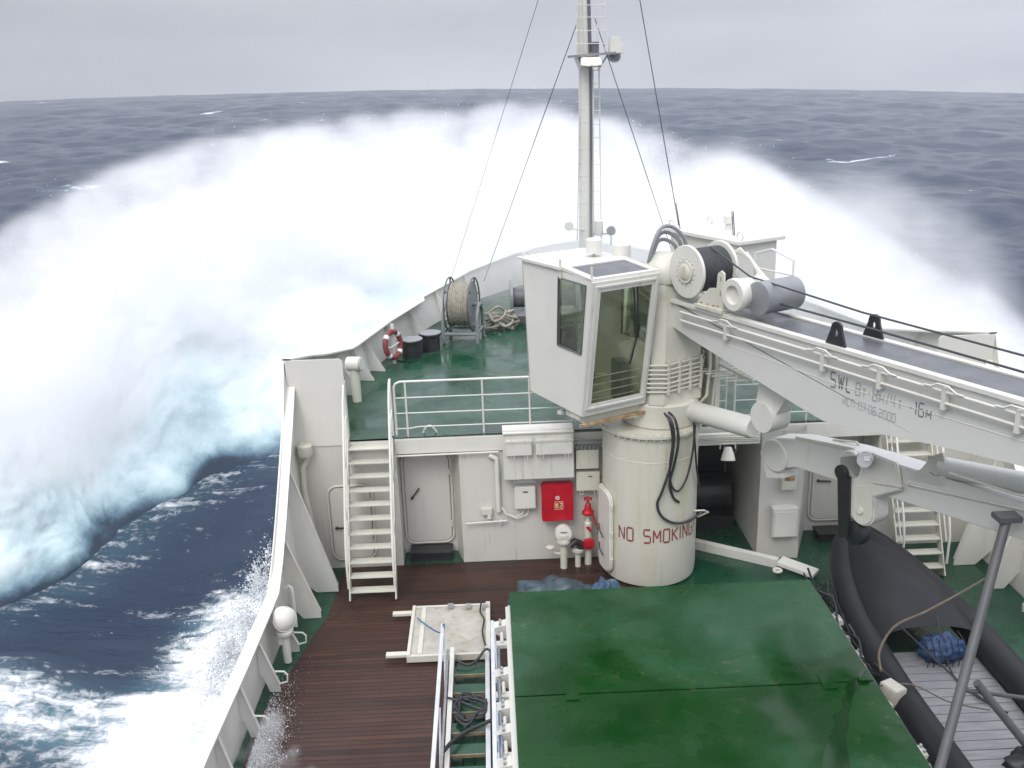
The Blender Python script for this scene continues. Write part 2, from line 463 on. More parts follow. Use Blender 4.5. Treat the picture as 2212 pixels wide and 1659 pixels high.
def spray_material():
    m = bpy.data.materials.new("white_water"); m.use_nodes = True
    n, l = m.node_tree.nodes, m.node_tree.links
    b = n['Principled BSDF']
    b.inputs['Roughness'].default_value = 0.85
    b.inputs['Specular IOR Level'].default_value = 0.2
    t = n.new('ShaderNodeTexCoord')
    q = n.new('ShaderNodeTexNoise'); q.inputs['Scale'].default_value = 0.35; q.inputs['Detail'].default_value = 8; q.inputs['Roughness'].default_value = 0.65
    l.new(t.outputs['Object'], q.inputs[0])
    at = n.new('ShaderNodeAttribute'); at.attribute_name = 'clear'
    ad = n.new('ShaderNodeMath'); ad.operation = 'MULTIPLY_ADD'; ad.inputs[1].default_value = 0.75
    sub = n.new('ShaderNodeMath'); sub.operation = 'SUBTRACT'; sub.inputs[1].default_value = 0.5
    l.new(q.outputs[0], sub.inputs[0]); l.new(sub.outputs[0], ad.inputs[0]); l.new(at.outputs['Fac'], ad.inputs[2])
    rp = n.new('ShaderNodeValToRGB')
    e = rp.color_ramp.elements
    e[0].position = 0.22; e[0].color = (0.82, 0.84, 0.86, 1)
    e[1].position = 1.0; e[1].color = (0.040, 0.056, 0.082, 1)
    for pos, c in ((0.50, (0.66, 0.77, 0.79, 1)), (0.70, (0.40, 0.54, 0.58, 1)), (0.84, (0.14, 0.22, 0.28, 1)), (0.93, (0.05, 0.078, 0.11, 1))):
        k = e.new(pos); k.color = c
    l.new(ad.outputs[0], rp.inputs[0]); l.new(rp.outputs[0], b.inputs['Base Color'])
    b.inputs['Subsurface Weight'].default_value = 0.0
    bp = n.new('ShaderNodeBump'); bp.inputs['Strength'].default_value = 0.35; bp.inputs['Distance'].default_value = 0.2
    q2 = n.new('ShaderNodeTexNoise'); q2.inputs['Scale'].default_value = 1.6; q2.inputs['Detail'].default_value = 10; q2.inputs['Roughness'].default_value = 0.7
    l.new(t.outputs['Object'], q2.inputs[0]); l.new(q2.outputs[0], bp.inputs['Height']); l.new(bp.outputs[0], b.inputs['Normal'])
    return m
WHITE_WATER = spray_material()
bow = np_mesh("bow_wave", Wf, grid_faces(NS, NT), WHITE_WATER)
tag(bow, "huge white bow wave thrown up round the ship's bow", "wave", kind='stuff')
high = (Wf[:, 2] - sea_z(Wf[:, 0], Wf[:, 1]) - hollow(Wf[:, 0], Wf[:, 1])).reshape(NS, NT)
spread = np.interp(ss, [0, 0.15, 0.3, 0.42, 0.55], [1.5, 1.5, 1.4, 1.3, 1.0])[:, None]
clear = (np.maximum(np.clip(0.82 - high / spread, 0, 1.0), 0.44 * np.clip(1.15 - high / 5.0, 0, 1)) * np.interp(ss, [0.0, 0.35, 0.5, 0.62], [1.0, 1.0, 0.7, 0.3])[:, None] * (tt < 0.6)).ravel()
clear += 0.34 * np.clip(fbm(Wf * 0.16 + 5.0, 3), 0, 1) + 0.30 * np.exp(-(((np.repeat(ss, NT) - 0.47) / 0.05) ** 2)) * np.tile(np.clip(1 - np.abs(tt - 0.2) / 0.2, 0, 1), NS)
ca = bow.data.attributes.new('clear', 'FLOAT', 'POINT'); ca.data.foreach_set('value', clear.astype(np.float32))

# drifting mist along the crest: soft-edged fog inside a lumpy shell
mrng = np.random.default_rng(3)
ico = bmesh.new(); bmesh.ops.create_icosphere(ico, subdivisions=2, radius=1.0)
iv = np.array([v.co[:] for v in ico.verts]); ifc = np.array([[v.index for v in f.verts] for f in ico.faces]); ico.free()
mv, mf = [], []
base = 0
sl = np.linspace(0, 1, 241)
lump = pnoise(np.stack([sl * 9, sl * 0, sl * 0 + 4.4], 1)) * 0.55
for k in range(640):
    s = mrng.uniform(0.15, 1.0)
    c = interp(CREST, np.array([s]))[0]; i2 = interp(INNER, np.array([s]))[0]
    o_ = c[:2] - i2; o_ /= np.linalg.norm(o_)
    r = mrng.uniform(1.5, 2.9); low = abs(mrng.normal(0, 1.0))
    off = mrng.normal(0.2, 1.0) - 0.5 * low
    c = c + np.array([o_[0] * off, o_[1] * off, 0.75 - r * 0.9 - low + float(np.interp(s, sl, lump)) + mrng.normal(0, 0.12)])
    v = c + iv * r * np.array([1, 1, 0.9])
    mv.append(v); mf.append(ifc + base); base += len(iv)
mist = np_mesh("spray_mist", np.concatenate(mv), np.concatenate(mf), WHITE_WATER)
tag(mist, "fine white spray hanging over the crest of the bow wave", "spray", kind='stuff')

def mist_material(name, dens, scale, lo, hi, stretch=(1, 1, 1)):
    m = bpy.data.materials.new(name); m.use_nodes = True
    n, l = m.node_tree.nodes, m.node_tree.links
    n.clear()
    o = n.new('ShaderNodeOutputMaterial'); pv = n.new('ShaderNodeVolumePrincipled')
    pv.inputs['Color'].default_value = (0.992, 0.995, 0.998, 1); pv.inputs['Density Attribute'].default_value = ''
    pv.inputs['Anisotropy'].default_value = 0.0
    l.new(pv.outputs[0], o.inputs['Volume'])
    at = n.new('ShaderNodeAttribute'); at.attribute_name = 'density'
    t = n.new('ShaderNodeTexCoord'); mp_ = n.new('ShaderNodeMapping'); mp_.inputs['Scale'].default_value = stretch
    l.new(t.outputs['Object'], mp_.inputs[0])
    q = n.new('ShaderNodeTexNoise'); q.inputs['Scale'].default_value = scale; q.inputs['Detail'].default_value = 5; q.inputs['Roughness'].default_value = 0.6
    l.new(mp_.outputs[0], q.inputs[0])
    r_ = n.new('ShaderNodeMapRange'); r_.inputs[1].default_value = lo; r_.inputs[2].default_value = hi; r_.inputs[3].default_value = 0; r_.inputs[4].default_value = dens
    l.new(q.outputs[0], r_.inputs[0])
    mm = n.new('ShaderNodeMath'); mm.operation = 'MULTIPLY'
    l.new(at.outputs['Fac'], mm.inputs[0]); l.new(r_.outputs[0], mm.inputs[1])
    l.new(mm.outputs[0], pv.inputs['Density'])
    return m

def to_fog(o, material, voxel, band):
    g = bpy.data.node_groups.new(o.name + "_fog", 'GeometryNodeTree')
    g.interface.new_socket('Geometry', in_out='INPUT', socket_type='NodeSocketGeometry')
    g.interface.new_socket('Geometry', in_out='OUTPUT', socket_type='NodeSocketGeometry')
    gi = g.nodes.new('NodeGroupInput'); go = g.nodes.new('NodeGroupOutput')
    mv_ = g.nodes.new('GeometryNodeMeshToVolume'); mv_.resolution_mode = 'VOXEL_SIZE'
    mv_.inputs['Voxel Size'].default_value = voxel; mv_.inputs['Interior Band Width'].default_value = band; mv_.inputs['Density'].default_value = 1.0
    sm = g.nodes.new('GeometryNodeSetMaterial'); sm.inputs['Material'].default_value = material
    g.links.new(gi.outputs[0], mv_.inputs['Mesh']); g.links.new(mv_.outputs[0], sm.inputs['Geometry']); g.links.new(sm.outputs[0], go.inputs[0])
    md = o.modifiers.new("fog", 'NODES'); md.node_group = g
    o.data.materials.clear(); o.data.materials.append(material)
to_fog(mist, mist_material("spray_mist", 2.4, 0.45, 0.28, 0.66), 0.28, 2.3)

# thin drifting spray over the bow and the starboard side of the forecastle
dv_, df_ = [], []; base = 0
for k in range(90):
    t = mrng.random()
    if k < 45: c = np.array([mrng.uniform(0.0, 7.5), mrng.uniform(27.0, 33.0), mrng.uniform(2.2, 5.2)]); r = mrng.uniform(1.7, 2.8)
    else: c = np.array([mrng.uniform(5.6, 9.8), mrng.uniform(20.0, 30), mrng.uniform(2.0, 5.0)]); r = mrng.uniform(1.7, 2.7)
    dv_.append(c + iv * r); df_.append(ifc + base); base += len(iv)
veil = np_mesh("drifting_mist", np.concatenate(dv_), np.concatenate(df_), WHITE_WATER)
tag(veil, "thin white mist drifting over the bow and the starboard forecastle", "mist", kind='stuff')
to_fog(veil, mist_material("drifting_mist", 0.9, 0.4, 0.25, 0.70), 0.35, 2.2)

# salt haze over the sea
hm = bpy.data.materials.new("sea_haze"); hm.use_nodes = True
hn, hl = hm.node_tree.nodes, hm.node_tree.links
hn.clear()
ho_n = hn.new('ShaderNodeOutputMaterial'); hv = hn.new('ShaderNodeVolumePrincipled')
hv.inputs['Color'].default_value = (0.90, 0.93, 0.97, 1); hv.inputs['Density'].default_value = 0.0004
hl.new(hv.outputs[0], ho_n.inputs['Volume'])
hz_o = MB().box(-800, 800, -800, 800, -110, 40).build("haze", hm, smooth=False)
tag(hz_o, "thin pale salt haze over the sea", "haze", kind='stuff')

# ================================================================== materials of the ship
WHITE = mat("white_paint", (0.63, 0.625, 0.58), 0.38, rust=0.55, var=0.05, var_scale=1.5, col2=(0.52, 0.49, 0.40), c2_scale=1.1, c2_pos=(0.56, 0.80), bump=0.06, bump_scale=4, stretch=(1, 1, 0.45))
WHITE_CLEAN = mat("white_paint_clean", (0.66, 0.65, 0.595), 0.35, rust=0.22, var=0.03, var_scale=2.0, bump=0.04, bump_scale=5)
CREAM = mat("aged_white_paint", (0.59, 0.58, 0.50), 0.40, rust=0.6, var=0.06, var_scale=2.0, col2=(0.45, 0.38, 0.24), c2_scale=2.2, c2_pos=(0.60, 0.85), bump=0.06, bump_scale=6)
WALLW = mat("wall_paint", (0.57, 0.56, 0.515), 0.36, rust=0.65, var=0.04, var_scale=0.8, col2=(0.48, 0.45, 0.38), c2_scale=0.7, c2_pos=(0.60, 0.85), bump=0.35, bump_scale=1.5, stretch=(1, 1, 0.5))
GREEN_DECK = mat("green_deck_paint", (0.008, 0.050, 0.024), 0.10, var=0.35, var_scale=1.2, col2=(0.020, 0.075, 0.043), c2_scale=0.9, c2_pos=(0.50, 0.70), bump=0.12, bump_scale=6, rough2=0.45)
GREEN_HATCH = mat("green_hatch_paint", (0.001, 0.037, 0.003), 0.12, var=0.25, var_scale=0.9, col2=(0.022, 0.080, 0.037), c2_scale=0.24, c2_pos=(0.47, 0.60), bump=0.10, bump_scale=2.5, rough2=0.42, rust=0.2, spec=0.22)
RUST = mat("rusty_steel", (0.30, 0.17, 0.08), 0.8, var=0.4, var_scale=8, col2=(0.5, 0.4, 0.25), c2_scale=6, bump=0.4, bump_scale=40)
DARK = mat("black_paint", (0.02, 0.021, 0.023), 0.35, var=0.3, var_scale=3, bump=0.1, bump_scale=20)
RUBBER = mat("black_rubber", (0.015, 0.016, 0.018), 0.45, var=0.3, var_scale=5, bump=0.1, bump_scale=25)
GREY = mat("grey_paint", (0.22, 0.23, 0.24), 0.4, var=0.1, var_scale=4, bump=0.05, bump_scale=20)
GREYDK = mat("dark_grey_paint", (0.11, 0.115, 0.125), 0.22, var=0.15, var_scale=2, bump=0.06, bump_scale=8, rough2=0.5)
STEEL = mat("galvanised_steel", (0.46, 0.47, 0.48), 0.42, metal=0.7, var=0.15, var_scale=6, bump=0.1, bump_scale=30)
ALU = mat("aluminium", (0.62, 0.63, 0.64), 0.38, metal=0.55, var=0.1, var_scale=5, bump=0.08, bump_scale=30)
RED = mat("red_paint", (0.42, 0.008, 0.02), 0.35, var=0.12, var_scale=5, bump=0.05, bump_scale=10)
REDTXT = mat("dull_red_stencil_paint", (0.25, 0.06, 0.05), 0.6, var=0.25, var_scale=14)
GREYTXT = mat("worn_grey_stencil_paint", (0.17, 0.18, 0.18), 0.6, var=0.3, var_scale=10)
GREYTXT2 = mat("faded_grey_stencil_paint", (0.36, 0.37, 0.37), 0.6, var=0.2, var_scale=10)
ROPE = mat("mooring_rope", (0.30, 0.28, 0.23), 0.9, var=0.25, var_scale=12, bump=0.6, bump_scale=60)
CABLE = mat("black_hose", (0.03, 0.032, 0.034), 0.4, var=0.2, var_scale=6)
WIRE = mat("wire_rope", (0.06, 0.065, 0.07), 0.5, metal=0.3, var=0.2, var_scale=20)
BLUE = mat("blue_tarpaulin", (0.045, 0.095, 0.16), 0.45, var=0.3, var_scale=3, bump=0.5, bump_scale=6)
TARP = mat("grey_blue_tarpaulin", (0.045, 0.07, 0.085), 0.4, var=0.3, var_scale=3, bump=0.5, bump_scale=6)
BROWNROPE = mat("brown_wet_rope", (0.11, 0.085, 0.06), 0.7, var=0.3, var_scale=20, bump=0.5, bump_scale=60)
BLUEROPE = mat("blue_rope", (0.03, 0.13, 0.28), 0.8, var=0.3, var_scale=20, bump=0.5, bump_scale=60)
BRONZE = mat("worn_tread_edge", (0.24, 0.20, 0.12), 0.5, metal=0.3, var=0.3, var_scale=8)
ORANGE = mat("faded_red_canvas", (0.20, 0.035, 0.035), 0.6, var=0.15, var_scale=8)
GOLD = mat("pale_gold_paint", (0.62, 0.52, 0.30), 0.5)
LETTER_WHITE = mat("white_lettering", (0.75, 0.75, 0.75), 0.5)
TAN = mat("dirty_plate_paint", (0.42, 0.40, 0.35), 0.55, var=0.15, var_scale=4, col2=(0.33, 0.27, 0.18), c2_scale=5, c2_pos=(0.52, 0.72), bump=0.35, bump_scale=45)

def glass_mat(name, colr):
    """flat pane: clear with a tint, mirror like at a grazing view, streaked by water"""
    m = bpy.data.materials.new(name); m.use_nodes = True
    n, l = m.node_tree.nodes, m.node_tree.links
    n.clear()
    o_ = n.new('ShaderNodeOutputMaterial'); tr = n.new('ShaderNodeBsdfTransparent'); gl = n.new('ShaderNodeBsdfGlossy'); mx_ = n.new('ShaderNodeMixShader'); fr = n.new('ShaderNodeLayerWeight'); pw = n.new('ShaderNodeMath'); pw.operation = 'POWER'; pw.inputs[1].default_value = 3.5; ma_ = n.new('ShaderNodeMath'); ma_.operation = 'MULTIPLY_ADD'; ma_.inputs[1].default_value = 0.6; ma_.inputs[2].default_value = 0.07
    tr.inputs[0].default_value = (*colr, 1); gl.inputs['Roughness'].default_value = 0.04
    t = n.new('ShaderNodeTexCoord'); mp_ = n.new('ShaderNodeMapping'); mp_.inputs['Scale'].default_value = (9, 9, 1.2); l.new(t.outputs['Object'], mp_.inputs[0])
    q = n.new('ShaderNodeTexNoise'); q.inputs['Scale'].default_value = 2; q.inputs['Detail'].default_value = 5; l.new(mp_.outputs[0], q.inputs[0])
    bp = n.new('ShaderNodeBump'); bp.inputs['Strength'].default_value = 0.04; bp.inputs['Distance'].default_value = 0.01; l.new(q.outputs[0], bp.inputs['Height']); l.new(bp.outputs[0], gl.inputs['Normal'])
    l.new(fr.outputs['Facing'], pw.inputs[0]); l.new(pw.outputs[0], ma_.inputs[0]); l.new(ma_.outputs[0], mx_.inputs[0]); l.new(tr.outputs[0], mx_.inputs[1]); l.new(gl.outputs[0], mx_.inputs[2]); l.new(mx_.outputs[0], o_.inputs['Surface'])
    return m
GLASS = glass_mat("wet_window_glass", (0.84, 0.87, 0.78))

def plank_mat():
    m = bpy.data.materials.new("wet_teak_planking"); m.use_nodes = True
    n, l = m.node_tree.nodes, m.node_tree.links
    b = n['Principled BSDF']; b.inputs['Specular IOR Level'].default_value = 0.3
    t = n.new('ShaderNodeTexCoord'); s = n.new('ShaderNodeSeparateXYZ'); l.new(t.outputs['Object'], s.inputs[0])
    def M_(op, a, c):
        q = n.new('ShaderNodeMath'); q.operation = op
        for k, v in enumerate((a, c)):
            if isinstance(v, (int, float)): q.inputs[k].default_value = v
            else: l.new(v, q.inputs[k])
        return q.outputs[0]
    row = M_('MULTIPLY', s.outputs[1], 1 / 0.105)
    fr = M_('FRACT', row, 0); fl = M_('FLOOR', row, 0)
    seam = M_('LESS_THAN', M_('ABSOLUTE', M_('SUBTRACT', fr, 0.5), 0), 0.44)
    cmb_ = n.new('ShaderNodeCombineXYZ'); l.new(M_('MULTIPLY', fl, 3.71), cmb_.inputs[1]); l.new(M_('MULTIPLY', s.outputs[0], 0.35), cmb_.inputs[0])
    q = n.new('ShaderNodeTexNoise'); q.inputs['Scale'].default_value = 1.0; q.inputs['Detail'].default_value = 3; l.new(cmb_.outputs[0], q.inputs[0])
    rp = n.new('ShaderNodeValToRGB'); e = rp.color_ramp.elements
    e[0].position = 0.3; e[0].color = (0.024, 0.013, 0.010, 1); e[1].position = 0.7; e[1].color = (0.070, 0.030, 0.020, 1)
    l.new(q.outputs[0], rp.inputs[0])
    mx_ = n.new('ShaderNodeMix'); mx_.data_type = 'RGBA'; l.new(seam, mx_.inputs[0])
    mx_.inputs[6].default_value = (0.008, 0.007, 0.007, 1); l.new(rp.outputs[0], mx_.inputs[7])
    l.new(mx_.outputs[2], b.inputs['Base Color'])
    q2 = n.new('ShaderNodeTexNoise'); q2.inputs['Scale'].default_value = 0.8; q2.inputs['Detail'].default_value = 4; l.new(t.outputs['Object'], q2.inputs[0])
    rr = n.new('ShaderNodeMapRange'); rr.inputs[1].default_value = 0.35; rr.inputs[2].default_value = 0.65; rr.inputs[3].default_value = 0.25; rr.inputs[4].default_value = 0.6
    l.new(q2.outputs[0], rr.inputs[0]); l.new(rr.outputs[0], b.inputs['Roughness'])
    bp = n.new('ShaderNodeBump'); bp.inputs['Strength'].default_value = 0.5; bp.inputs['Distance'].default_value = 0.01
    l.new(seam, bp.inputs['Height']); l.new(bp.outputs[0], b.inputs['Normal'])
    return m
PLANK = plank_mat()

# ------------------------------------------------------------------ measuring: a point of the place along a sight line, on a plane of the ship
def ray(u, v):
    return RIGHT * (u - 1106) + UPV * (829.5 - v) + FWD * 2100.0
def at(u, v, axis, val):
    d = ray(u, v); i = 'xyz'.index(axis)
    return Vector(CAM + (val - CAM[i]) / d[i] * d)

# ================================================================== decks and hull
CLX = 2.9                                              # centreline
def halfb(y):                                          # half breadth at the bulwark top
    ys = [-4, 10, 14, 18, 19.8, 21.6, 24.0, 26.5, 29.3, 31.0, 31.9, 32.3]
    hb = [7.1, 7.05, 6.92, 6.88, 6.68, 6.34, 5.68, 4.80, 3.55, 2.15, 1.05, 0.02]
    return float(np.interp(y, ys, hb))
def fc_top(y):
    return float(np.interp(y, [18, 19.5, 21.6, 26.5, 29.3, 32.3], [4.47, 4.12, 3.67, 3.74, 3.86, 4.15]))
def fc_deck(y):
    return float(np.interp(y, [18, 24, 32.5], [2.78, 2.86, 3.05]))
FCY = [18.0 + 0.35 * k for k in range(41)] + [32.3]

deck = MB().box(CLX - 6.8, CLX + 6.8, -4, 20.6, -0.30, 0.0)
tag(deck.build("main_deck", PLANK), "wet brown planked main deck", "deck", kind='structure')
gm = MB()
gm.add([(CLX + s * a, y, 0.004) for s in (-1,) for (a, y) in ((6.93, -4), (6.93, 12.0), (6.82, 18.0), (6.1, 18.0), (6.15, 16.2), (6.8, 13.2), (6.85, -4))], [tuple(range(7))])
gm.add([(CLX - 6.05, 18.0, 0.004), (CLX - 6.05, 20.5, 0.004), (CLX + 6.8, 20.5, 0.004), (CLX + 6.8, 14.0, 0.004), (CLX + 0.2, 14.0, 0.004), (CLX + 0.2, 18.0, 0.004)], [tuple(range(6))])
gm.add([(CLX + 2.5, -4, 0.004), (CLX + 6.8, -4, 0.004), (CLX + 6.8, 13.99, 0.004), (CLX + 2.5, 13.99, 0.004)], [(0, 1, 2, 3)])
tag(gm.build("deck_margin", GREEN_DECK, smooth=False), "green painted margin of the main deck", "deck", kind='structure')
rows = []
for y in FCY:
    h = max(halfb(y) - 0.10, 0.02)
    rows.append([(CLX + h * t, y, fc_deck(y) + 0.05 * (1 - t * t)) for t in np.linspace(-1, 1, 13)])
fcd = MB().grid(rows)
tag(fcd.build("forecastle_deck", GREEN_DECK), "wet green forecastle deck", "deck", kind='structure')

hull = MB()
hy = [-4, 2, 8, 12, 15] + [16 + 0.5 * k for k in range(33)] + [32.3]
for s in (-1, 1):
    g = []
    for y in hy:
        top = 1.0 if y <= 15.1 else (1.0 + (y - 15.1) / 2.9 * 2.9 if y < 18 else fc_top(y) - 0.05)
        h = halfb(y) + 0.02
        flare = float(np.interp(y, [10, 18, 26, 32.3], [0.0, 0.35, 1.6, 2.4]))
        row = []
        for t in np.linspace(0, 1, 9):
            z = top + (-7 - top) * t
            hh = max(h - flare * t ** 0.8, 0.02)
            row.append((CLX + s * hh, y - (1.5 * t if y > 31 else 0), z))
        g.append(row)
    hull.grid(g)
tag(hull.build("ship_hull", WHITE_CLEAN), "white painted steel side of the ship below the rails", "hull")

# port bulwark of the main deck, with its sloping rise to the forecastle
def bulwark(side, label):
    s = side
    X = lambda y: CLX + s * halfb(y)
    path = [(-4, 1.05), (4, 1.05), (8, 1.05), (11, 1.05), (13, 1.05), (15.1, 1.08), (15.6, 1.42), (16.2, 1.98), (16.9, 2.72), (17.5, 3.36), (17.98, 3.92)]
    e = empty("bulwark", (X(15), 15, 0), 0, label, "bulwark")
    o = Vector((X(15), 15, 0))
    p = MB()
    g = [[Vector((X(y) - s * d, y, z)) - o for (y, z) in path] for d in (0.0, 0.025)]
    b = [[Vector((X(y) - s * (d + 0.0), y, -0.25)) - o for (y, z) in path] for d in (0.0, 0.025)]
    p.grid([b[1], g[1]]); p.grid([b[0], g[0]])
    p.build("plating", WHITE, e)
    cap = MB(); top = []
    n_ = len(path)
    for (y, z) in path:
        q = Vector((X(y), y, z)) - o
        top.append([q + Vector((s * 0.06, 0, 0.03)), q + Vector((-s * 0.15, 0, 0.03)), q + Vector((-s * 0.15, 0, -0.01)), q + Vector((s * 0.06, 0, -0.01)), q + Vector((s * 0.06, 0, 0.03))])
    cap.grid(top)
    cap.build("cap_rail", WHITE_CLEAN, e)
    st = [(2.0, .3, 1.0), (4, .3, 1.0), (6, .3, 1.0), (8, .3, 1.0), (9.2, .3, 1.0), (10.4, .3, 1.0), (11.5, 0.24, 1.0), (12.65, 0.27, 1.0), (13.8, 0.31, 1.0), (14.95, 0.40, 1.0), (16.05, 0.60, 1.75), (17.0, 0.78, 2.75)]
    for (y, w, z) in st:
        x = X(y) - s * 0.027
        poly = [Vector((x, y, z - 0.02)), Vector((x - s * 0.05, y, z - 0.02)), Vector((x - s * w, y, 0.16)), Vector((x - s * w, y, 0.02)), Vector((x - s * w * 0.45, y, 0.02)), Vector((x - s * 0.06, y, 0.30)), Vector((x, y, 0.36))]
        stay = MB().prism([q - o for q in poly], (0, 0.016, 0))
        stay.bar(poly[1] - o + Vector((0, 0.008, 0)), poly[2] - o + Vector((0, 0.008, 0)), 0.07, 0.012, up=(-s, 0, 0.3))
        sm = stay.build("stay", WHITE, e)
        if 12 < y < 15.0:
            hx = x - s * w
            h_ = MB().tube([Vector((hx + s * 0.06, y + 0.01, 0.40)) - o, Vector((hx - s * 0.09, y + 0.01, 0.39)) - o, Vector((hx - s * 0.14, y + 0.01, 0.33)) - o, Vector((hx - s * 0.13, y + 0.01, 0.20)) - o, Vector((hx + s * 0.01, y + 0.01, 0.16)) - o], 0.016, 8)
            h_.build("grab_handle", WHITE_CLEAN, sm)
    return e
bulwark(-1, "white port bulwark of the main deck, rising in a slope to the forecastle")
bulwark(1, "white starboard bulwark of the main deck, beyond the black boat")

# forecastle bulwark, port to bow to starboard
fb = empty("forecastle_bulwark", (CLX, 25, 2.9), 0, "white curved bulwark with flat cap round the forecastle at the bow", "bulwark")
o = Vector((CLX, 25, 2.9))
loop = [(CLX - halfb(y), y) for y in FCY] + [(CLX + halfb(y), y) for y in reversed(FCY[:-1])]
pl = MB(); cp = MB()
ro, ri, rb = [], [], []
capg = []
for k, (x, y) in enumerate(loop):
    a = loop[max(k - 1, 0)]; b = loop[min(k + 1, len(loop) - 1)]
    t = Vector((b[0] - a[0], b[1] - a[1], 0)).normalized(); nrm_ = Vector((t.y, -t.x, 0))      # points inboard
    z = fc_top(y); p = Vector((x, y, z)) - o
    d = Vector((x, y, fc_deck(y) - 0.1)) - o
    ri.append([p + nrm_ * 0.03, d + nrm_ * 0.26]); ro.append([p, d + nrm_ * 0.22])
    wdt = 0.30 if (19.5 < y < 26.3) else 0.12
    capg.append([p - nrm_ * 0.04 + Vector((0, 0, 0.035)), p + nrm_ * wdt + Vector((0, 0, 0.035)), p + nrm_ * wdt, p - nrm_ * 0.04, p - nrm_ * 0.04 + Vector((0, 0, 0.035))])
pl.grid(ri); pl.grid(ro); pl.build("plating", WHITE, fb)
cp.grid(capg); cp.build("cap_rail", WHITE_CLEAN, fb)
def fstay(y, s, w=0.62):
    a = loop[min(range(len(loop)), key=lambda i: abs(loop[i][1] - y) + (0 if (loop[i][0] - CLX) * s >= 0 else 99))]
    i = loop.index(a); q0 = loop[max(i - 1, 0)]; q1 = loop[min(i + 1, len(loop) - 1)]
    t = Vector((q1[0] - q0[0], q1[1] - q0[1], 0)).normalized(); n_ = Vector((t.y, -t.x, 0))
    z = fc_top(a[1]); zd = fc_deck(a[1]) + 0.02
    T = Vector((a[0], a[1], z)) + n_ * 0.04; B = Vector((a[0], a[1], zd)) + n_ * 0.27
    F = Vector((a[0], a[1], zd)) + n_ * w
    MB().prism([T - o, T + n_ * 0.07 - o, F + Vector((0, 0, 0.05)) - o, F - o, B - o], t * 0.016).build("stay", WHITE, fb)
for y in (19.9, 20.8, 22.0, 22.7, 23.9, 25.4, 27.2, 28.9):
    fstay(y, -1)
for y in (20.3, 22.0, 24.0, 26.0, 28.0):
    fstay(y, 1)

# ================================================================== forecastle bulkhead with its alcoves and wings
def P2(x, y): return (x, y)
plan = [(-4.0, 18.0), (-1.98, 18.0), (-1.98, 18.55), (-0.88, 18.55), (-0.74, 18.02), (3.95, 18.02), (3.95, 20.5), (5.25, 20.5), (5.25, 17.75), (6.05, 17.6), (6.55, 18.8), (7.7, 18.8), (7.7, 18.0), (9.8, 18.0)]
bk = empty("forecastle_bulkhead", (CLX, 18, 0), 0, "white steel bulkhead across the ship below the forecastle deck", "wall")
o = Vector((CLX, 18, 0))
w = MB()
pts = [Vector((x, y, 0)) - o for x, y in plan]
w.grid([[p for p in pts], [p + Vector((0, 0, 2.76)) for p in pts]])
w.build("wall_plating", WALLW, bk, smooth=False)
lip = MB()
lip.box(-4.9, 4.85, -0.03, 2.45, 2.46, 2.775)
lip.build("deck_edge", WHITE_CLEAN, bk, bevel=0.01)
for s in (-1, 1):
    wing = MB()
    xo, xi = s * 6.88, s * 5.78
    wing.prism([(xo, -0.02, 2.7), (xi, -0.02, 2.7), (xi, -0.02, 4.42), (xi + s * 0.06, -0.02, 4.47), (xo, -0.02, 4.47)], (0, 0.03, 0))
    wing.build("wing_plate", WHITE_CLEAN, bk)
# pipe along the deck edge and a vertical pipe at the port corner
pp_ = MB().tube([Vector((-2.0, 17.93, 2.44)) - o, Vector((-0.1, 17.93, 2.45)) - o, Vector((0.05, 17.93, 2.45)) - o], 0.02, 8)
pp_.build("conduit", WHITE_CLEAN, bk)
vp = MB().tube([at(667, 985, 'y', 17.9) - o, at(655, 1010, 'y', 17.86) - o, at(658, 1060, 'y', 17.86) - o, at(685, 1180, 'y', 17.86) - o, at(712, 1255, 'y', 17.86) - o], 0.055, 12)
vp.build("drain_pipe", CREAM, bk)
MB().lathe([(0.13, 0), (0.15, 0.05), (0.15, 0.22), (0.10, 0.26)], at(660, 985, 'y', 17.86) - o - Vector((0, 0, 0.0))).build("drain_hopper", CREAM, bk)

def rounded(w_, h_, r, n=6):
    pts = []
    for (cx, cz, a0) in ((w_ - r, h_ - r, 0), (r, h_ - r, 90), (r, r, 180), (w_ - r, r, 270)):
        for k in range(n + 1):
            a = R(a0 + 90 * k / n)
            pts.append((cx + r * math.cos(a), cz + r * math.sin(a)))
    return pts
def steel_door(loc, w_, h_, label, rz=0.0, handles=((0.12, 0.62, 40),), group=None):
    e = empty("steel_door", loc, rz, label, "door", group)
    leaf = MB().prism([(x, -0.05, z) for x, z in rounded(w_, h_, 0.16)], (0, 0.05, 0)); lf = leaf.build("door_leaf", WALLW, e, bevel=0.008)
    fr = MB(); q = rounded(w_ + 0.08, h_ + 0.08, 0.2)
    fr.tube([(x - 0.04, -0.02, z - 0.04) for x, z in q + q[:2]], 0.028, 8, caps=False); fr.build("door_frame", CREAM, e)
    for k in range(2):
        hg = MB().cyl((w_ + 0.01, -0.06, h_ * (0.2 + 0.6 * k) - 0.07), (w_ + 0.01, -0.06, h_ * (0.2 + 0.6 * k) + 0.07), 0.022, 10); hg.build("hinge", CREAM, e)
    for (hx, hz_, deg) in handles:
        a = Vector((hx, -0.09, hz_ * h_)); dv = Vector((math.cos(R(deg)), 0, math.sin(R(deg))))
        h__ = MB().bar(a - dv * 0.04, a + dv * 0.26, 0.022, 0.035, up=(0, -1, 0)); h__.cyl(a + Vector((0, 0.05, 0)), a - Vector((0, 0.015, 0)), 0.026, 12)
        h__.build("handle", DARK, lf)
    return e
steel_door((-1.90, 18.54, 0.28), 0.92, 1.95, "white rounded steel door with one slanting black handle in the port alcove", handles=((0.14, 0.52, 55),))
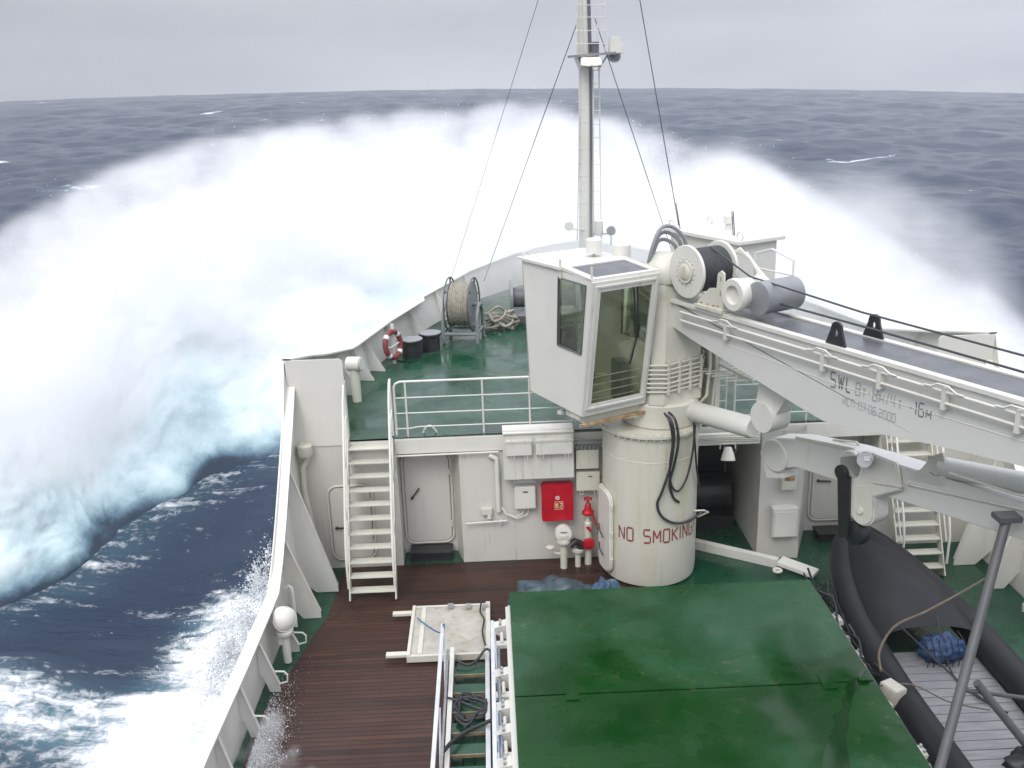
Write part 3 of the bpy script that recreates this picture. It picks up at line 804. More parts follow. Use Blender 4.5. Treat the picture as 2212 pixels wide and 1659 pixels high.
steel_door((6.66, 18.79, 0.30), 0.92, 1.95, "white rounded steel door with two black handles in the starboard alcove", handles=((0.12, 0.70, 65), (0.12, 0.46, -5)))
# door in the port corner behind the ladder (only its edge and handle show)
dd = steel_door((-3.36, 17.985, 0.25), 0.80, 1.55, "low white steel door behind the port ladder", handles=((0.10, 0.45, 0),))
sg = empty("warning_sign", (6.95, 18.76, 2.02), 0, "small red and yellow warning label above the starboard steel door", "sign")
MB().box(-0.06, 0.30, -0.012, 0.0, -0.06, 0.08).build("plate", RED, sg); MB().box(0.02, 0.28, -0.016, -0.0125, -0.03, 0.05).build("panel", GOLD, sg)

# dark steps in front of the alcove doors
for (x0, x1, y0, lab) in ((-1.85, -0.98, 18.10, "dark green door step in the port alcove"), (6.68, 7.62, 18.2, "dark green door step in the starboard alcove")):
    s_ = empty("door_step", ((x0 + x1) / 2, y0, 0), 0, lab, "step")
    hw = (x1 - x0) / 2
    MB().box(-hw, hw, 0.0, 0.42, 0.14, 0.2).build("tread", DARK, s_, bevel=0.006)
    MB().box(-hw + 0.02, hw - 0.02, 0.03, 0.42, 0.0, 0.139).build("riser", DARK, s_)

# ------------------------------------------------------------------ inclined ladders
def ladder(x0, x1, label):
    e = empty("inclined_ladder", ((x0 + x1) / 2, 16.62, 0), 0, label, "ladder", "inclined ladders up to the forecastle deck")
    o_ = Vector(((x0 + x1) / 2, 16.62, 0)); hw = (x1 - x0) / 2
    A = Vector((0, 0.0, 0.02)); B = Vector((0, 1.36, 2.80)); d = B - A
    for s in (-1, 1):
        xs = s * hw
        MB().bar(A + Vector((xs, 0, 0)), B + Vector((xs, 0, 0)), 0.025, 0.20, up=(0, -1, 0.4)).build("stringer", CREAM, e, bevel=0.004)
        hr = MB(); top = B + Vector((xs, 0.05, 0.0))
        pth = [A + d * 0.06 + Vector((xs, -0.16, 0.14)), A + d * 0.10 + Vector((xs, -0.22, 0.62)), A + d * 0.16 + Vector((xs, -0.18, 0.84)), A + d * 0.95 + Vector((xs, -0.16, 1.02)), B + Vector((xs, 0.0, 1.13)), B + Vector((xs, 0.16, 1.17))]
        hr.tube(pth, 0.024, 10)
        hr.tube([A + d * 0.12 + Vector((xs, -0.14, 0.40)), A + d * 0.97 + Vector((xs, -0.10, 0.52)), B + Vector((xs, 0.14, 0.55))], 0.016, 8)
        for f_ in (0.36, 0.68):
            b_ = A + d * f_ + Vector((xs, 0, 0.0)); hr.tube([b_, b_ + Vector((0, -0.17, 0.95))], 0.016, 8)
        hr.tube([B + Vector((xs, 0.16, -0.05)), B + Vector((xs, 0.16, 1.17))], 0.022, 8)
        hr.build("handrail", WHITE_CLEAN, e)
    for k in range(11):
        c = A + d * ((k + 0.7) / 11.3)
        MB().box(-hw + 0.013, hw - 0.013, c.y - 0.10, c.y + 0.12, c.z - 0.012, c.z + 0.012).build("tread", CREAM, e, bevel=0.004)
    return e
ladder(-2.90, -2.02, "white inclined ladder on the port side, left of the white cabinets")
ladder(7.72, 8.60, "white inclined ladder on the starboard side, behind the folded jib")

# ------------------------------------------------------------------ railing along the forecastle deck edge
def railing(x0, x1, y, label, posts, group="railings along the forecastle edge"):
    e = empty("railing", ((x0 + x1) / 2, y, 2.78), 0, label, "railing", group)
    ox = (x0 + x1) / 2
    t = MB().tube([(x0 - ox, 0, 0.06), (x0 - ox, 0, 1.05), (x0 - ox + 0.03, 0, 1.12), (x0 - ox + 0.12, 0, 1.16), (x1 - ox, 0, 1.16)], 0.024, 10); t.build("top_rail", WHITE_CLEAN, e)
    for z in (0.83, 0.51, 0.19):
        MB().tube([(x0 - ox, 0, z), (x0 - ox + 0.25, 0, z), (x0 - ox + 0.45, 0, z + (0.03 if z < 0.3 else 0)), (x1 - ox, 0, z + (0.03 if z < 0.3 else 0))], 0.0125, 8).build("rail", WHITE_CLEAN, e)
    for px in posts:
        MB().tube([(px - ox, 0.0, 0.0), (px - ox, 0, 1.16)], 0.019, 8).build("post", WHITE_CLEAN, e)
    return e
railing(-1.94, 4.6, 18.06, "white four bar railing on the forecastle edge between port ladder and crane", [-1.72, -0.22, 0.70, 1.55, 2.6, 3.6, 4.58])
railing(4.75, 7.6, 18.06, "white four bar railing on the forecastle edge behind the crane boom", [5.3, 6.2, 7.1, 7.58])

# ================================================================== the crane, built in its own frame: a along the boom, b across it, z up
CR_AZ = math.atan2(-0.89, 0.46)
AXC = np.array([2.99, 17.5, 0.0])
_da = np.array([math.cos(CR_AZ), math.sin(CR_AZ), 0]); _db = np.array([-_da[1], _da[0], 0])
def cat_(u, v, axis, val):
    r = ray(u, v); c = CAM - AXC
    if axis == 'a': t = (val - c @ _da) / (r @ _da)
    elif axis == 'b': t = (val - c @ _db) / (r @ _db)
    else: t = (val - c[2]) / r[2]
    p = c + t * r
    return Vector((p @ _da, p @ _db, p[2]))
crane = empty("deck_crane", tuple(AXC), CR_AZ, "white deck crane with round pedestal, glazed cab and long boom pointing aft", "crane")

# stroke lettering ------------------------------------------------------------
STROKES = {
 'N': [((0, 0), (0, 6)), ((0, 6), (4, 0)), ((4, 0), (4, 6))], 'O': [((0, 0), (0, 6)), ((0, 6), (4, 6)), ((4, 6), (4, 0)), ((4, 0), (0, 0))],
 'S': [((4, 6), (0, 6)), ((0, 6), (0, 3.2)), ((0, 3.2), (4, 3)), ((4, 3), (4, 0)), ((4, 0), (0, 0))], 'M': [((0, 0), (0, 6)), ((0, 6), (2.2, 2)), ((2.2, 2), (4.4, 6)), ((4.4, 6), (4.4, 0))],
 'K': [((0, 0), (0, 6)), ((4, 6), (0.3, 3)), ((0.8, 3.3), (4, 0))], 'I': [((0, 0), (0, 6))], 'G': [((4, 6), (0, 6)), ((0, 6), (0, 0)), ((0, 0), (4, 0)), ((4, 0), (4, 3)), ((4, 3), (2.2, 3))],
 '!': [((0, 2.2), (0, 6)), ((0, 0), (0, 0.7))], 'W': [((0, 6), (1.1, 0)), ((1.1, 0), (2.2, 5)), ((2.2, 5), (3.3, 0)), ((3.3, 0), (4.4, 6))], 'L': [((0, 6), (0, 0)), ((0, 0), (3.4, 0))],
 '8': [((0, 0), (0, 6)), ((0, 6), (4, 6)), ((4, 6), (4, 0)), ((4, 0), (0, 0)), ((0, 3.1), (4, 3.1))], 't': [((0, 4), (3, 4)), ((1.5, 4), (1.5, 0))], '-': [((0, 2.6), (2.2, 2.6))],
 '/': [((0, 0), (1.8, 6))], '4': [((0, 6), (0, 2.4)), ((0, 2.4), (4, 2.4)), ((3, 6), (3, 0))], '1': [((1, 0), (1, 6)), ((1, 6), (0, 5))], '6': [((4, 6), (0, 6)), ((0, 6), (0, 0)), ((0, 0), (4, 0)), ((4, 0), (4, 3.2)), ((4, 3.2), (0, 3.2))],
 'm': [((0, 0), (0, 4)), ((0, 4), (2, 1.2)), ((2, 1.2), (4, 4)), ((4, 4), (4, 0))], 'i': [((0, 6), (0, 0)), ((0, 0), (4, 6)), ((4, 6), (4, 0))], 'C': [((4, 6), (0, 6)), ((0, 6), (0, 0)), ((0, 0), (4, 0))],
 'P': [((0, 0), (0, 6)), ((0, 6), (4, 6)), ((4, 6), (4, 0))], '0': [((0, 0), (0, 6)), ((0, 6), (4, 6)), ((4, 6), (4, 0)), ((4, 0), (0, 0))], '7': [((0, 6), (4, 6)), ((4, 6), (1.5, 0))], '.': [((0, 0), (0, 0.6))],
 '2': [((0, 6), (4, 6)), ((4, 6), (4, 3.2)), ((4, 3.2), (0, 2.8)), ((0, 2.8), (0, 0)), ((0, 0), (4, 0))], ' ': []}
WID = {'I': 0.4, '!': 0.4, '1': 1.0, '.': 0.4, '-': 2.2, 't': 3.0, '/': 1.8, 'M': 4.4, 'W': 4.4, 'L': 3.4, ' ': 2.6}
def lettering(text, h, pt, stroke=0.13, gap=1.7, hs=None):
    """pt(x, y, lift) gives the place of a text point (metres) on its surface; letters are thin painted strips"""
    mbt = MB(); x0 = 0.0; s = h / 6.0
    for i, ch in enumerate(text):
        k = s * (hs[i] if hs else 1.0)
        for (a, b) in STROKES[ch]:
            a_ = Vector((x0 + a[0] * k, a[1] * k)); b_ = Vector((x0 + b[0] * k, b[1] * k))
            d = (b_ - a_).normalized(); n_ = Vector((-d.y, d.x)) * (stroke * h / 2)
            a_ = a_ + d * 0.03 * h; b_ = b_ - d * 0.03 * h                 # stencil gaps
            m_ = max(1, int((b_ - a_).length / 0.05)); L = []
            for j in range(m_ + 1):
                c = a_.lerp(b_, j / m_); L.append((pt(*(c + n_), 0.004), pt(*(c - n_), 0.004)))
            mbt.grid(L)
        x0 += (WID.get(ch, 4.0) + gap) * k
    return mbt

# pedestal ---------------------------------------------------------------------
RP = 0.918
ped = MB().lathe([(0.80, 0.0), (0.90, 0.06), (RP, 0.22), (RP, 2.62), (RP + 0.006, 2.63), (RP, 2.64), (RP, 3.10), (RP + 0.07, 3.12), (RP + 0.07, 3.17), (RP - 0.08, 3.175)], n=64)
PED = mat("pedestal_paint", (0.57, 0.56, 0.485), 0.40, rust=0.5, var=0.05, var_scale=1.5, col2=(0.50, 0.45, 0.26), c2_scale=1.3, c2_pos=(0.55, 0.78), bump=0.08, bump_scale=3, stretch=(1.6, 1.6, 0.22))
pedo = ped.build("pedestal", PED, crane, angle=25)
bolt0 = MB().cyl((0, 0, -0.06), (0, 0, 0.07), 0.022, 6).build("flange_bolt", CREAM, pedo)
for k in range(44):
    a = 2 * math.pi * k / 44
    q = bolt0 if k == 0 else copy_tree(bolt0, pedo)
    q.location = (math.cos(a) * (RP + 0.03), math.sin(a) * (RP + 0.03), 3.13)
# the lettering curls round the pedestal; angle measured in the ship frame from the aft face towards starboard
def ped_pt(ang, z, lift):
    """ang in radians from straight aft (ship frame), positive to starboard"""
    w_ = -math.pi / 2 + ang - CR_AZ
    return Vector(((RP + lift) * math.cos(w_), (RP + lift) * math.sin(w_), z))
h_txt = 0.27
ang0, zt = -0.83, 1.0
for txt, a0 in (("NO", ang0), ("SMOKING!", ang0 + 0.68 * 16.8 * h_txt / 6 / RP)):
    lettering(txt, h_txt, lambda x, y, l: ped_pt(a0 + 0.68 * x / RP, zt + y, l), stroke=0.15, gap=1.9).build("no_smoking_lettering", REDTXT, pedo, smooth=False)
# door in the pedestal, port aft side, seen nearly edge on
dang = -1.34
def dpt(x, z, out): return ped_pt(dang + x / RP, z, out)
dq = rounded(0.62, 1.72, 0.20, 8)
dm = MB()
rim = [dpt(x - 0.31, z + 0.16, 0.07) for x, z in dq]
inn = [dpt(x * 0.94 - 0.291, z * 0.97 + 0.185, 0.085) for x, z in dq]
n_ = len(dq)
dm.add(rim + inn, [(i, (i + 1) % n_, n_ + (i + 1) % n_, n_ + i) for i in range(n_)])
back = [dpt(x - 0.31, z + 0.16, 0.0) for x, z in dq]
dm.add(rim + back, [(i, (i + 1) % n_, n_ + (i + 1) % n_, n_ + i) for i in range(n_)])
zs = np.linspace(0.2, 1.86, 12); rows = []
dm.add(inn, [tuple(range(n_))])
pdoor = dm.build("pedestal_door", WHITE_CLEAN, crane, angle=50)
g_ = MB().tube([dpt(x - 0.31, z + 0.16, 0.035) for x, z in dq + dq[:2]], 0.03, 8, caps=False); g_.build("door_frame", CREAM, pdoor)
for (zz, tilt) in ((1.13, 0.22), (0.72, 0.2)):
    MB().tube([dpt(-0.02, zz, 0.13), dpt(0.06, zz - tilt * 0.5, 0.15), dpt(0.16, zz - tilt, 0.14)], 0.016, 8).build("handle", DARK, pdoor)
for zz in (0.45, 1.02, 1.6):
    MB().cyl(dpt(0.33, zz - 0.05, 0.06), dpt(0.33, zz + 0.05, 0.06), 0.03, 8).build("hinge", CREAM, pdoor)

# slewing tower ------------------------------------------------------------------
tw = MB()
tw.lathe([(0.72, 3.18), (0.74, 3.2), (0.74, 3.62), (0.70, 3.66)], (0.02, 0.22, 0), n=48)
twr = tw.build("slewing_ring", CREAM, crane)
t2 = MB()
sec = [(3.66, 0.62, 0.62), (4.7, 0.60, 0.58), (5.6, 0.55, 0.55), (6.05, 0.42, 0.5)]
rings = []
for (z, ha, hb) in sec:
    c = 0.18; rings.append([(0.02 + sa * (ha - (c if q else 0)), 0.25 + sb * (hb - (0 if q else c)), z) for sa, sb, q in ((1, 1, 1), (1, 1, 0), (1, -1, 0), (1, -1, 1), (-1, -1, 1), (-1, -1, 0), (-1, 1, 0), (-1, 1, 1))])
# ring order so the outline runs round the tower
rings = [[r[k] for k in (0, 1, 2, 3, 4, 5, 6, 7)] for r in rings]
vs = [p for r in rings for p in r]; fs = []
for i in range(len(rings) - 1):
    for k in range(8): fs.append((i * 8 + k, i * 8 + (k + 1) % 8, (i + 1) * 8 + (k + 1) % 8, (i + 1) * 8 + k))
fs.append(tuple(range(24, 32)))
t2.add(vs, fs); tower = t2.build("tower", CREAM, crane)
pm = MB()
for k in range(7):
    z = 3.92 + 0.085 * k; e_ = 0.66 + 0.012 * (k % 3)
    pm.tube([(0.02 - 0.3, 0.25 - e_, z - 0.05), (0.02 + 0.45, 0.25 - e_, z), (0.02 + e_, 0.25 - 0.42, z + 0.01), (0.02 + e_, 0.25 + 0.40, z + 0.04), (0.02 + 0.42, 0.25 + e_, z + 0.05), (0.0, 0.25 + e_, z + 0.05)], 0.018, 8)
pm.tube([(0.70, 0.80, 4.9), (0.72, 0.82, 4.3), (0.70, 0.78, 3.7), (0.55, 0.72, 3.5)], 0.03, 8)
pm.tube([(0.72, 0.95, 5.0), (0.74, 0.95, 4.2), (0.72, 0.9, 3.4)], 0.022, 8)
for b0 in (-0.15, 0.1, 0.35, 0.6):
    pm.box(0.66, 0.72, b0, b0 + 0.04, 3.88, 4.52)
pm.build("hydraulic_pipes", CREAM, tower)
st_ = MB()
st_.box(-0.2, 0.75, 0.95, 1.05, 3.4, 5.0); st_.bar((0.3, 1.0, 4.55), (1.6, 1.1, 4.25), 0.05, 0.05); st_.bar((0.3, 1.0, 4.35), (1.6, 1.1, 4.15), 0.05, 0.05)
for k in range(6): st_.bar((0.5 + 0.18 * k, 0.6, 4.2), (0.7 + 0.18 * k, 1.5, 4.12), 0.03, 0.02)
st_.build("service_step", CREAM, tower)

# cab ---------------------------------------------------------------------------
B0, B1 = -1.82, -0.42
cab = MB()
zb, zt_ = 3.70, 6.24
Lf = [Vector((0.36, B0, zb)), Vector((-1.45, B0, zb)), Vector((-1.62, B0, zt_)), Vector((-0.18, B0, zt_ + 0.03)), Vector((0.74, B0, zt_ - 0.04))]
def side(b): return [Vector((p.x, b, p.z)) for p in Lf]
SL, SR = side(B0), side(B1)
# floor, back, flat roof; the port side below its window
cab.add([SL[0], SL[1], SR[1], SR[0]], [(0, 1, 2, 3)]); BK = lambda q, r: SL[1].lerp(SR[1], q).lerp(SL[2].lerp(SR[2], q), r)
for (q0, q1, r0, r1) in ((0, 0.10, 0, 1), (0.90, 1, 0, 1), (0.10, 0.90, 0, 0.16), (0.10, 0.90, 0.93, 1)):
    cab.prism([BK(q0, r0), BK(q1, r0), BK(q1, r1), BK(q0, r1)], (0.03, 0, 0))
cab.prism([SL[2] + Vector((-0.1, -0.06, 0)), SL[3] + Vector((0, -0.06, 0)), SR[3] + Vector((0, 0.06, 0)), SR[2] + Vector((-0.1, 0.06, 0))], (0, 0, 0.05))
def on_side(S, q, r):
    """q forward fraction, r height fraction on a side"""
    lo = S[1].lerp(S[0], q)
    hi = S[2].lerp(S[4], q); hi = Vector((hi.x, hi.y, zt_ - 0.01))
    return lo.lerp(hi, r)
for S, sg_ in ((SL, 1), (SR, -1)):
    # side panel pieces round a window opening q 0.40..0.93, r 0.50..0.95
    for (q0, q1, r0, r1) in ((0, 0.56, 0, 1), (0.56, 0.94, 0, 0.46), (0.56, 0.94, 0.955, 1), (0.94, 1, 0, 1)):
        a = [on_side(S, q0, r0), on_side(S, q1, r0), on_side(S, q1, r1), on_side(S, q0, r1)]
        cab.prism(a, (0, 0.03 * sg_, 0))
cb = cab.build("cab", WHITE_CLEAN, crane, angle=20)
for S, sg_ in ((SL, 1), (SR, -1)):
    a = [on_side(S, 0.56, 0.46), on_side(S, 0.94, 0.46), on_side(S, 0.94, 0.955), on_side(S, 0.56, 0.955)]
    MB().prism([p + Vector((0, 0.012 * sg_, 0)) for p in a], (0, 0.008 * sg_, 0)).build("side_window", GLASS, cb, smooth=False)
    fr = MB()
    for i in range(4): fr.bar(a[i] + Vector((0, -0.006 * sg_, 0)), a[(i + 1) % 4] + Vector((0, -0.006 * sg_, 0)), 0.02, 0.035, up=(0, 1, 0))
    fr.build("window_seal", GREYDK, cb)
MB().prism([BK(0.10, 0.16) + Vector((0.01, 0, 0)), BK(0.90, 0.16) + Vector((0.01, 0, 0)), BK(0.90, 0.93) + Vector((0.01, 0, 0)), BK(0.10, 0.93) + Vector((0.01, 0, 0))], (0.008, 0, 0)).build("rear_window", GLASS, cb, smooth=False)
# windscreen with frame
WS = [SL[0] + Vector((0, 0.0, 0.0)), SR[0], SR[4], SL[4]]
fr = MB()
def wsp(q, r): return WS[0].lerp(WS[1], q).lerp(WS[3].lerp(WS[2], q), r)
nW = (WS[1] - WS[0]).cross(WS[3] - WS[0]).normalized()
if nW.x < 0: nW = -nW
for (q0, q1, r0, r1) in ((0, 0.13, 0, 1), (0.90, 1, 0, 1), (0.13, 0.90, 0, 0.085), (0.13, 0.90, 0.925, 1)):
    fr.prism([wsp(q0, r0), wsp(q1, r0), wsp(q1, r1), wsp(q0, r1)], nW * 0.04)
for (q0, q1, r0, r1) in ((0.05, 0.95, 0.055, 0.055), (0.05, 0.95, 0.965, 0.965), (0.06, 0.06, 0.05, 0.97), (0.945, 0.945, 0.05, 0.97)):
    fr.bar(wsp(q0, r0) + nW * 0.05, wsp(q1, r1) + nW * 0.05, 0.04, 0.035, up=nW)
fr.build("windscreen_frame", WHITE, cb, bevel=0.004)
MB().prism([wsp(0.13, 0.085) + nW * 0.012, wsp(0.90, 0.085) + nW * 0.012, wsp(0.90, 0.925) + nW * 0.012, wsp(0.13, 0.925) + nW * 0.012], nW * 0.008).build("windscreen", GLASS, cb, smooth=False)
wp = MB(); wp.bar(wsp(0.60, 0.93) + nW * 0.06, wsp(0.74, 0.55) + nW * 0.06, 0.02, 0.02, up=nW); wp.bar(wsp(0.66, 0.93) + nW * 0.06, wsp(0.76, 0.55) + nW * 0.06, 0.02, 0.02, up=nW)
wp.bar(wsp(0.78, 0.64) + nW * 0.035, wsp(0.68, 0.34) + nW * 0.035, 0.02, 0.025, up=nW)
wp.build("wiper", DARK, cb)
# skylight in the front of the roof
SK = [SL[3], SR[3], SR[4], SL[4]]
def skp(q, r): return SK[0].lerp(SK[1], q).lerp(SK[3].lerp(SK[2], q), r)
sf = MB()
for (q0, q1, r0, r1) in ((0, 0.10, 0, 1), (0.92, 1, 0, 1), (0.10, 0.92, 0, 0.04), (0.10, 0.92, 0.90, 1)):
    sf.prism([skp(q0, r0), skp(q1, r0), skp(q1, r1), skp(q0, r1)], (0, 0, 0.05))
sf.build("skylight_frame", WHITE_CLEAN, cb)
MB().prism([skp(0.10, 0.04) + Vector((0, 0, 0.02)), skp(0.92, 0.04) + Vector((0, 0, 0.02)), skp(0.92, 0.90) + Vector((0, 0, 0.02)), skp(0.10, 0.90) + Vector((0, 0, 0.02))], (0, 0, 0.008)).build("skylight", GREYDK, cb, smooth=False)
lug = MB()
for (a_, b__) in ((0.70, B0 + 0.03), (-0.22, B0 - 0.02)):
    lug.box(a_ - 0.03, a_ + 0.03, b__ - 0.012, b__ + 0.012, 6.10, 6.46)
lug.build("roof_lug", WHITE, cb, bevel=0.01)
eye = MB()
for (a_, b__) in ((-1.55, B0 + 0.05), (-1.55, B1 + 0.25)):
    eye.torus((a_, b__, 6.33), 0.07, 0.014, (1, 0, 0), 16, 8)
eye.build("lifting_eye", WHITE, cb)
vt = MB().lathe([(0.03, 6.28), (0.03, 6.36), (0.145, 6.38), (0.15, 6.62), (0.13, 6.64)], (-0.75, -0.78, 0), n=24); vt.build("roof_vent", WHITE_CLEAN, cb)
v2 = MB().lathe([(0.17, 6.26), (0.17, 6.50), (0.15, 6.52)], (-0.55, -0.30, 0), n=24); v2.build("roof_drum", WHITE_CLEAN, crane)
inn_ = MB(); inn_.box(-1.1, -0.5, -1.40, -0.90, 3.9, 4.2); inn_.box(-1.2, -1.06, -1.36, -0.94, 4.2, 4.95); inn_.build("driver_seat", GREYDK, cb, bevel=0.05)
co = MB(); co.box(-0.15, 0.15, -1.70, -1.45, 3.72, 4.55); co.box(-0.15, 0.15, -0.82, -0.6, 3.72, 4.5); co.build("control_console", GREY, cb, bevel=0.02)
gr = MB()  # thin tubes behind the windscreen, added to imitate railing bars reflected in it
for z in (3.95, 4.1, 4.25, 4.4): gr.tube([wsp(0.15, (z - 3.7) / 2.54) - nW * 0.05, wsp(0.88, (z - 3.7) / 2.54) - nW * 0.05], 0.012, 6)
gr.build("reflection_bars", ALU, cb)
sp_ = MB().box(-0.3, 0.28, B0 + 0.1, B1 + 0.35, 3.52, 3.695); sp_.bar((0.1, B0 + 0.05, 3.62), (0.1, 0.2, 3.30), 0.3, 0.08); sp_.build("cab_support", CREAM, crane)
rl = MB().bar((0.42, B0 - 0.05, 3.54), (0.36, 0.1, 3.50), 0.05, 0.05); rl.build("cab_drip_edge", RUST, crane)
fl_ = MB()
fl_.tube([(-0.6, B0 + 0.2, 3.70), (-0.6, B0 + 0.2, 3.50)], 0.02, 8); fl_.lathe([(0.09, 3.44), (0.09, 3.48), (0.03, 3.52)], (-0.6, B0 + 0.2, 0), n=16)
fl_.build("cab_lamp", WHITE, crane)

# machinery house on the far side of the tower --------------------------------------
mh = MB().box(-1.5, 0.55, 1.58, 2.5, 4.9, 6.44); mho = mh.build("machinery_house", WHITE, crane, bevel=0.01)
MB().box(-1.62, 0.65, 1.48, 2.62, 6.441, 6.51).build("roof_slab", WHITE_CLEAN, mho, bevel=0.008)
MB().box(-0.18, -0.12, 1.555, 1.579, 4.95, 6.42).build("panel_joint", CREAM, mho)
ey = MB()
for (a_, b__) in ((-1.5, 1.6), (0.5, 1.62), (-1.4, 2.5)): ey.torus((a_, b__, 6.58), 0.08, 0.016, (0, 1, 0), 16, 8)
ey.build("lifting_eye", WHITE, mho)
wk = MB(); wk.tube([(-1.25, 1.62, 6.5), (-1.45, 1.66, 7.0)], 0.009, 6); wk.tube([(0.0, 1.9, 6.5), (-0.12, 1.95, 6.95)], 0.009, 6); wk.tube([(0.04, 1.9, 6.5), (-0.08, 1.95, 6.95)], 0.009, 6)
wk.build("whip_aerial", WIRE, mho)
va = MB().lathe([(0.06, 6.5), (0.06, 6.62), (0.11, 6.64), (0.10, 6.78), (0.02, 6.82)], (-0.6, 2.3, 0), n=16); va.build("roof_vent", WHITE, mho)

# hoist winch on the boom root ---------------------------------------------------------
DC = Vector((1.0, 0, 6.20))
drum = MB().cyl(DC + Vector((0, 0.05, 0)), DC + Vector((0, 0.72, 0)), 0.36, 48); 
dro = drum.build("winch_drum", GREYDK, crane)
rg = MB()
for k in range(15): rg.torus(DC + Vector((0, 0.07 + 0.044 * k, 0)), 0.365, 0.022, (0, 1, 0), 40, 8)
rg.build("wound_wire", WIRE, dro)
for b__ in (0.0, 0.74):
    f_ = MB().lathe([(0.10, -0.03), (0.455, -0.03), (0.465, -0.02), (0.465, 0.02), (0.455, 0.03), (0.10, 0.03)], DC + Vector((0, b__, 0)), (0, 1, 0), 56); f_.build("drum_flange", WHITE_CLEAN, dro)
hb_ = MB().lathe([(0.20, -0.06), (0.19, -0.065), (0.19, -0.03), (0.12, -0.085), (0.10, -0.09)], DC, (0, 1, 0), 32)
for k in range(16):
    a = 2 * math.pi * k / 16; hb_.cyl(DC + Vector((0.235 * math.cos(a), -0.05, 0.235 * math.sin(a))), DC + Vector((0.235 * math.cos(a), -0.02, 0.235 * math.sin(a))), 0.014, 6)
hb_.build("drum_hub", CREAM, dro)
br = MB().prism([(1.32, -0.02, 5.70), (1.98, -0.02, 5.70), (1.98, -0.02, 6.32), (1.90, -0.02, 6.36), (1.82, -0.02, 6.30), (1.80, -0.02, 6.05), (1.62, -0.02, 6.02), (1.34, -0.02, 5.76)], (0, 0.03, 0))
br.box(1.28, 1.98, -0.06, 0.08, 5.64, 5.70)
br.build("winch_bracket", CREAM, crane)
sl_ = MB()
for (xx, zz) in ((1.42, 5.735), (1.58, 5.735), (1.74, 5.735), (1.84, 5.75), (1.90, 6.22), (1.90, 5.98)):
    if zz < 5.8: sl_.box(xx - 0.03, xx + 0.03, -0.024, -0.0205, zz - 0.012, zz + 0.012)
    else: sl_.box(xx - 0.01, xx + 0.01, -0.024, -0.0205, zz - 0.04, zz + 0.04)
sl_.build("bracket_slots", RUST, crane)
mo = MB().lathe([(0.02, -0.03), (0.14, -0.04), (0.16, -0.10), (0.26, -0.10), (0.27, -0.08), (0.27, 0.0), (0.25, 0.02), (0.25, 0.55), (0.22, 0.60)], (2.26, 0.02, 6.02), (0, 1, 0), 36); mo.build("sheave_housing", WHITE_CLEAN, crane)
mo2 = MB().lathe([(0.20, 0), (0.27, 0.02), (0.27, 0.80), (0.22, 0.85)], (2.62, 0.12, 6.0), (0, 1, 0), 36); mo2.build("hoist_motor", GREY, crane)
hp = MB()
for k in range(5):
    hp.tube([(1.15 + 0.05 * k, 0.86, 6.45 + 0.03 * k), (1.5 + 0.06 * k, 0.90, 6.50 - 0.05 * k), (1.85 + 0.06 * k, 0.85, 6.20 - 0.02 * k), (2.05, 0.60, 6.20)], 0.02, 8)
hp.tube([(1.6, 1.0, 6.0), (1.6, 1.0, 6.5), (2.0, 1.0, 6.62), (2.5, 1.0, 6.5), (2.5, 1.0, 6.0)], 0.018, 8)
hp.tube([(1.6, 1.0, 6.25), (2.5, 1.0, 6.25)], 0.015, 8)
hp.build("winch_pipes", WHITE_CLEAN, crane)
ho = MB()
for k, (rr, hh) in enumerate(((0.42, 0.62), (0.36, 0.50), (0.30, 0.36))):
    pts_ = []
    for j in range(15):
        a = math.pi * j / 14
        pts_.append((0.15 - 0.3 * k * 0.2 + 0.05 * math.sin(3 * a), 0.12 - rr * math.cos(a) + 0.1, 6.0 + hh * math.sin(a) * 1.0 + 0.25))
    ho.tube(pts_, 0.035, 8)
ho.build("hose_loop", GREY, crane)
hh_ = MB().lathe([(0.42, 5.9), (0.44, 6.0), (0.40, 6.22), (0.25, 6.38), (0.05, 6.42)], (0.15, 0.15, 0), n=32); hh_.build("tower_cap", CREAM, crane)

# boom -----------------------------------------------------------------------------------
prof = [(0.35, 5.62), (0.45, 5.15), (1.18, 4.99), (2.02, 4.83), (3.59, 4.53), (4.25, 4.42), (4.6, 4.44), (6.16, 4.66), (7.57, 4.81), (12.5, 5.10)]
bm_ = MB()
topz = 5.60
poly = [(a_, 0.03, z) for a_, z in prof] + [(12.5, 0.03, topz), (0.35, 0.03, topz)]
bm_.prism(poly, (0, 0.86, 0))
BOOMW = mat("boom_paint", (0.61, 0.61, 0.58), 0.36, rust=0.3, var=0.04, var_scale=0.8, col2=(0.50, 0.46, 0.38), c2_scale=0.9, c2_pos=(0.60, 0.9), bump=0.07, bump_scale=1.6)
boom = bm_.build("boom", BOOMW, crane, bevel=0.012)
bt = MB().box(1.3, 12.5, 0.115, 0.805, topz + 0.001, topz + 0.012); bt.build("boom_walkway", GREYDK, boom)
ed = MB(); ed.box(0.4, 12.5, -0.02, 0.11, topz - 0.03, topz + 0.035); ed.box(0.4, 12.5, 0.81, 0.93, topz - 0.03, topz + 0.035); ed.build("boom_flange", WHITE, boom, bevel=0.005)
we = MB().tube([(2.1, 0.028, 5.12), (4.5, 0.028, 5.06), (7.6, 0.028, 5.12), (12.4, 0.028, 5.25)], 0.006, 6); we.build("weld_seam", WHITE, boom)
bp_ = MB()
for z0 in (5.47, 5.32):
    bp_.tube([(0.9, -0.05, z0)] + [(1.0 + 0.1 * k, -0.05, z0) for k in range(1, 115)], 0.022, 8)
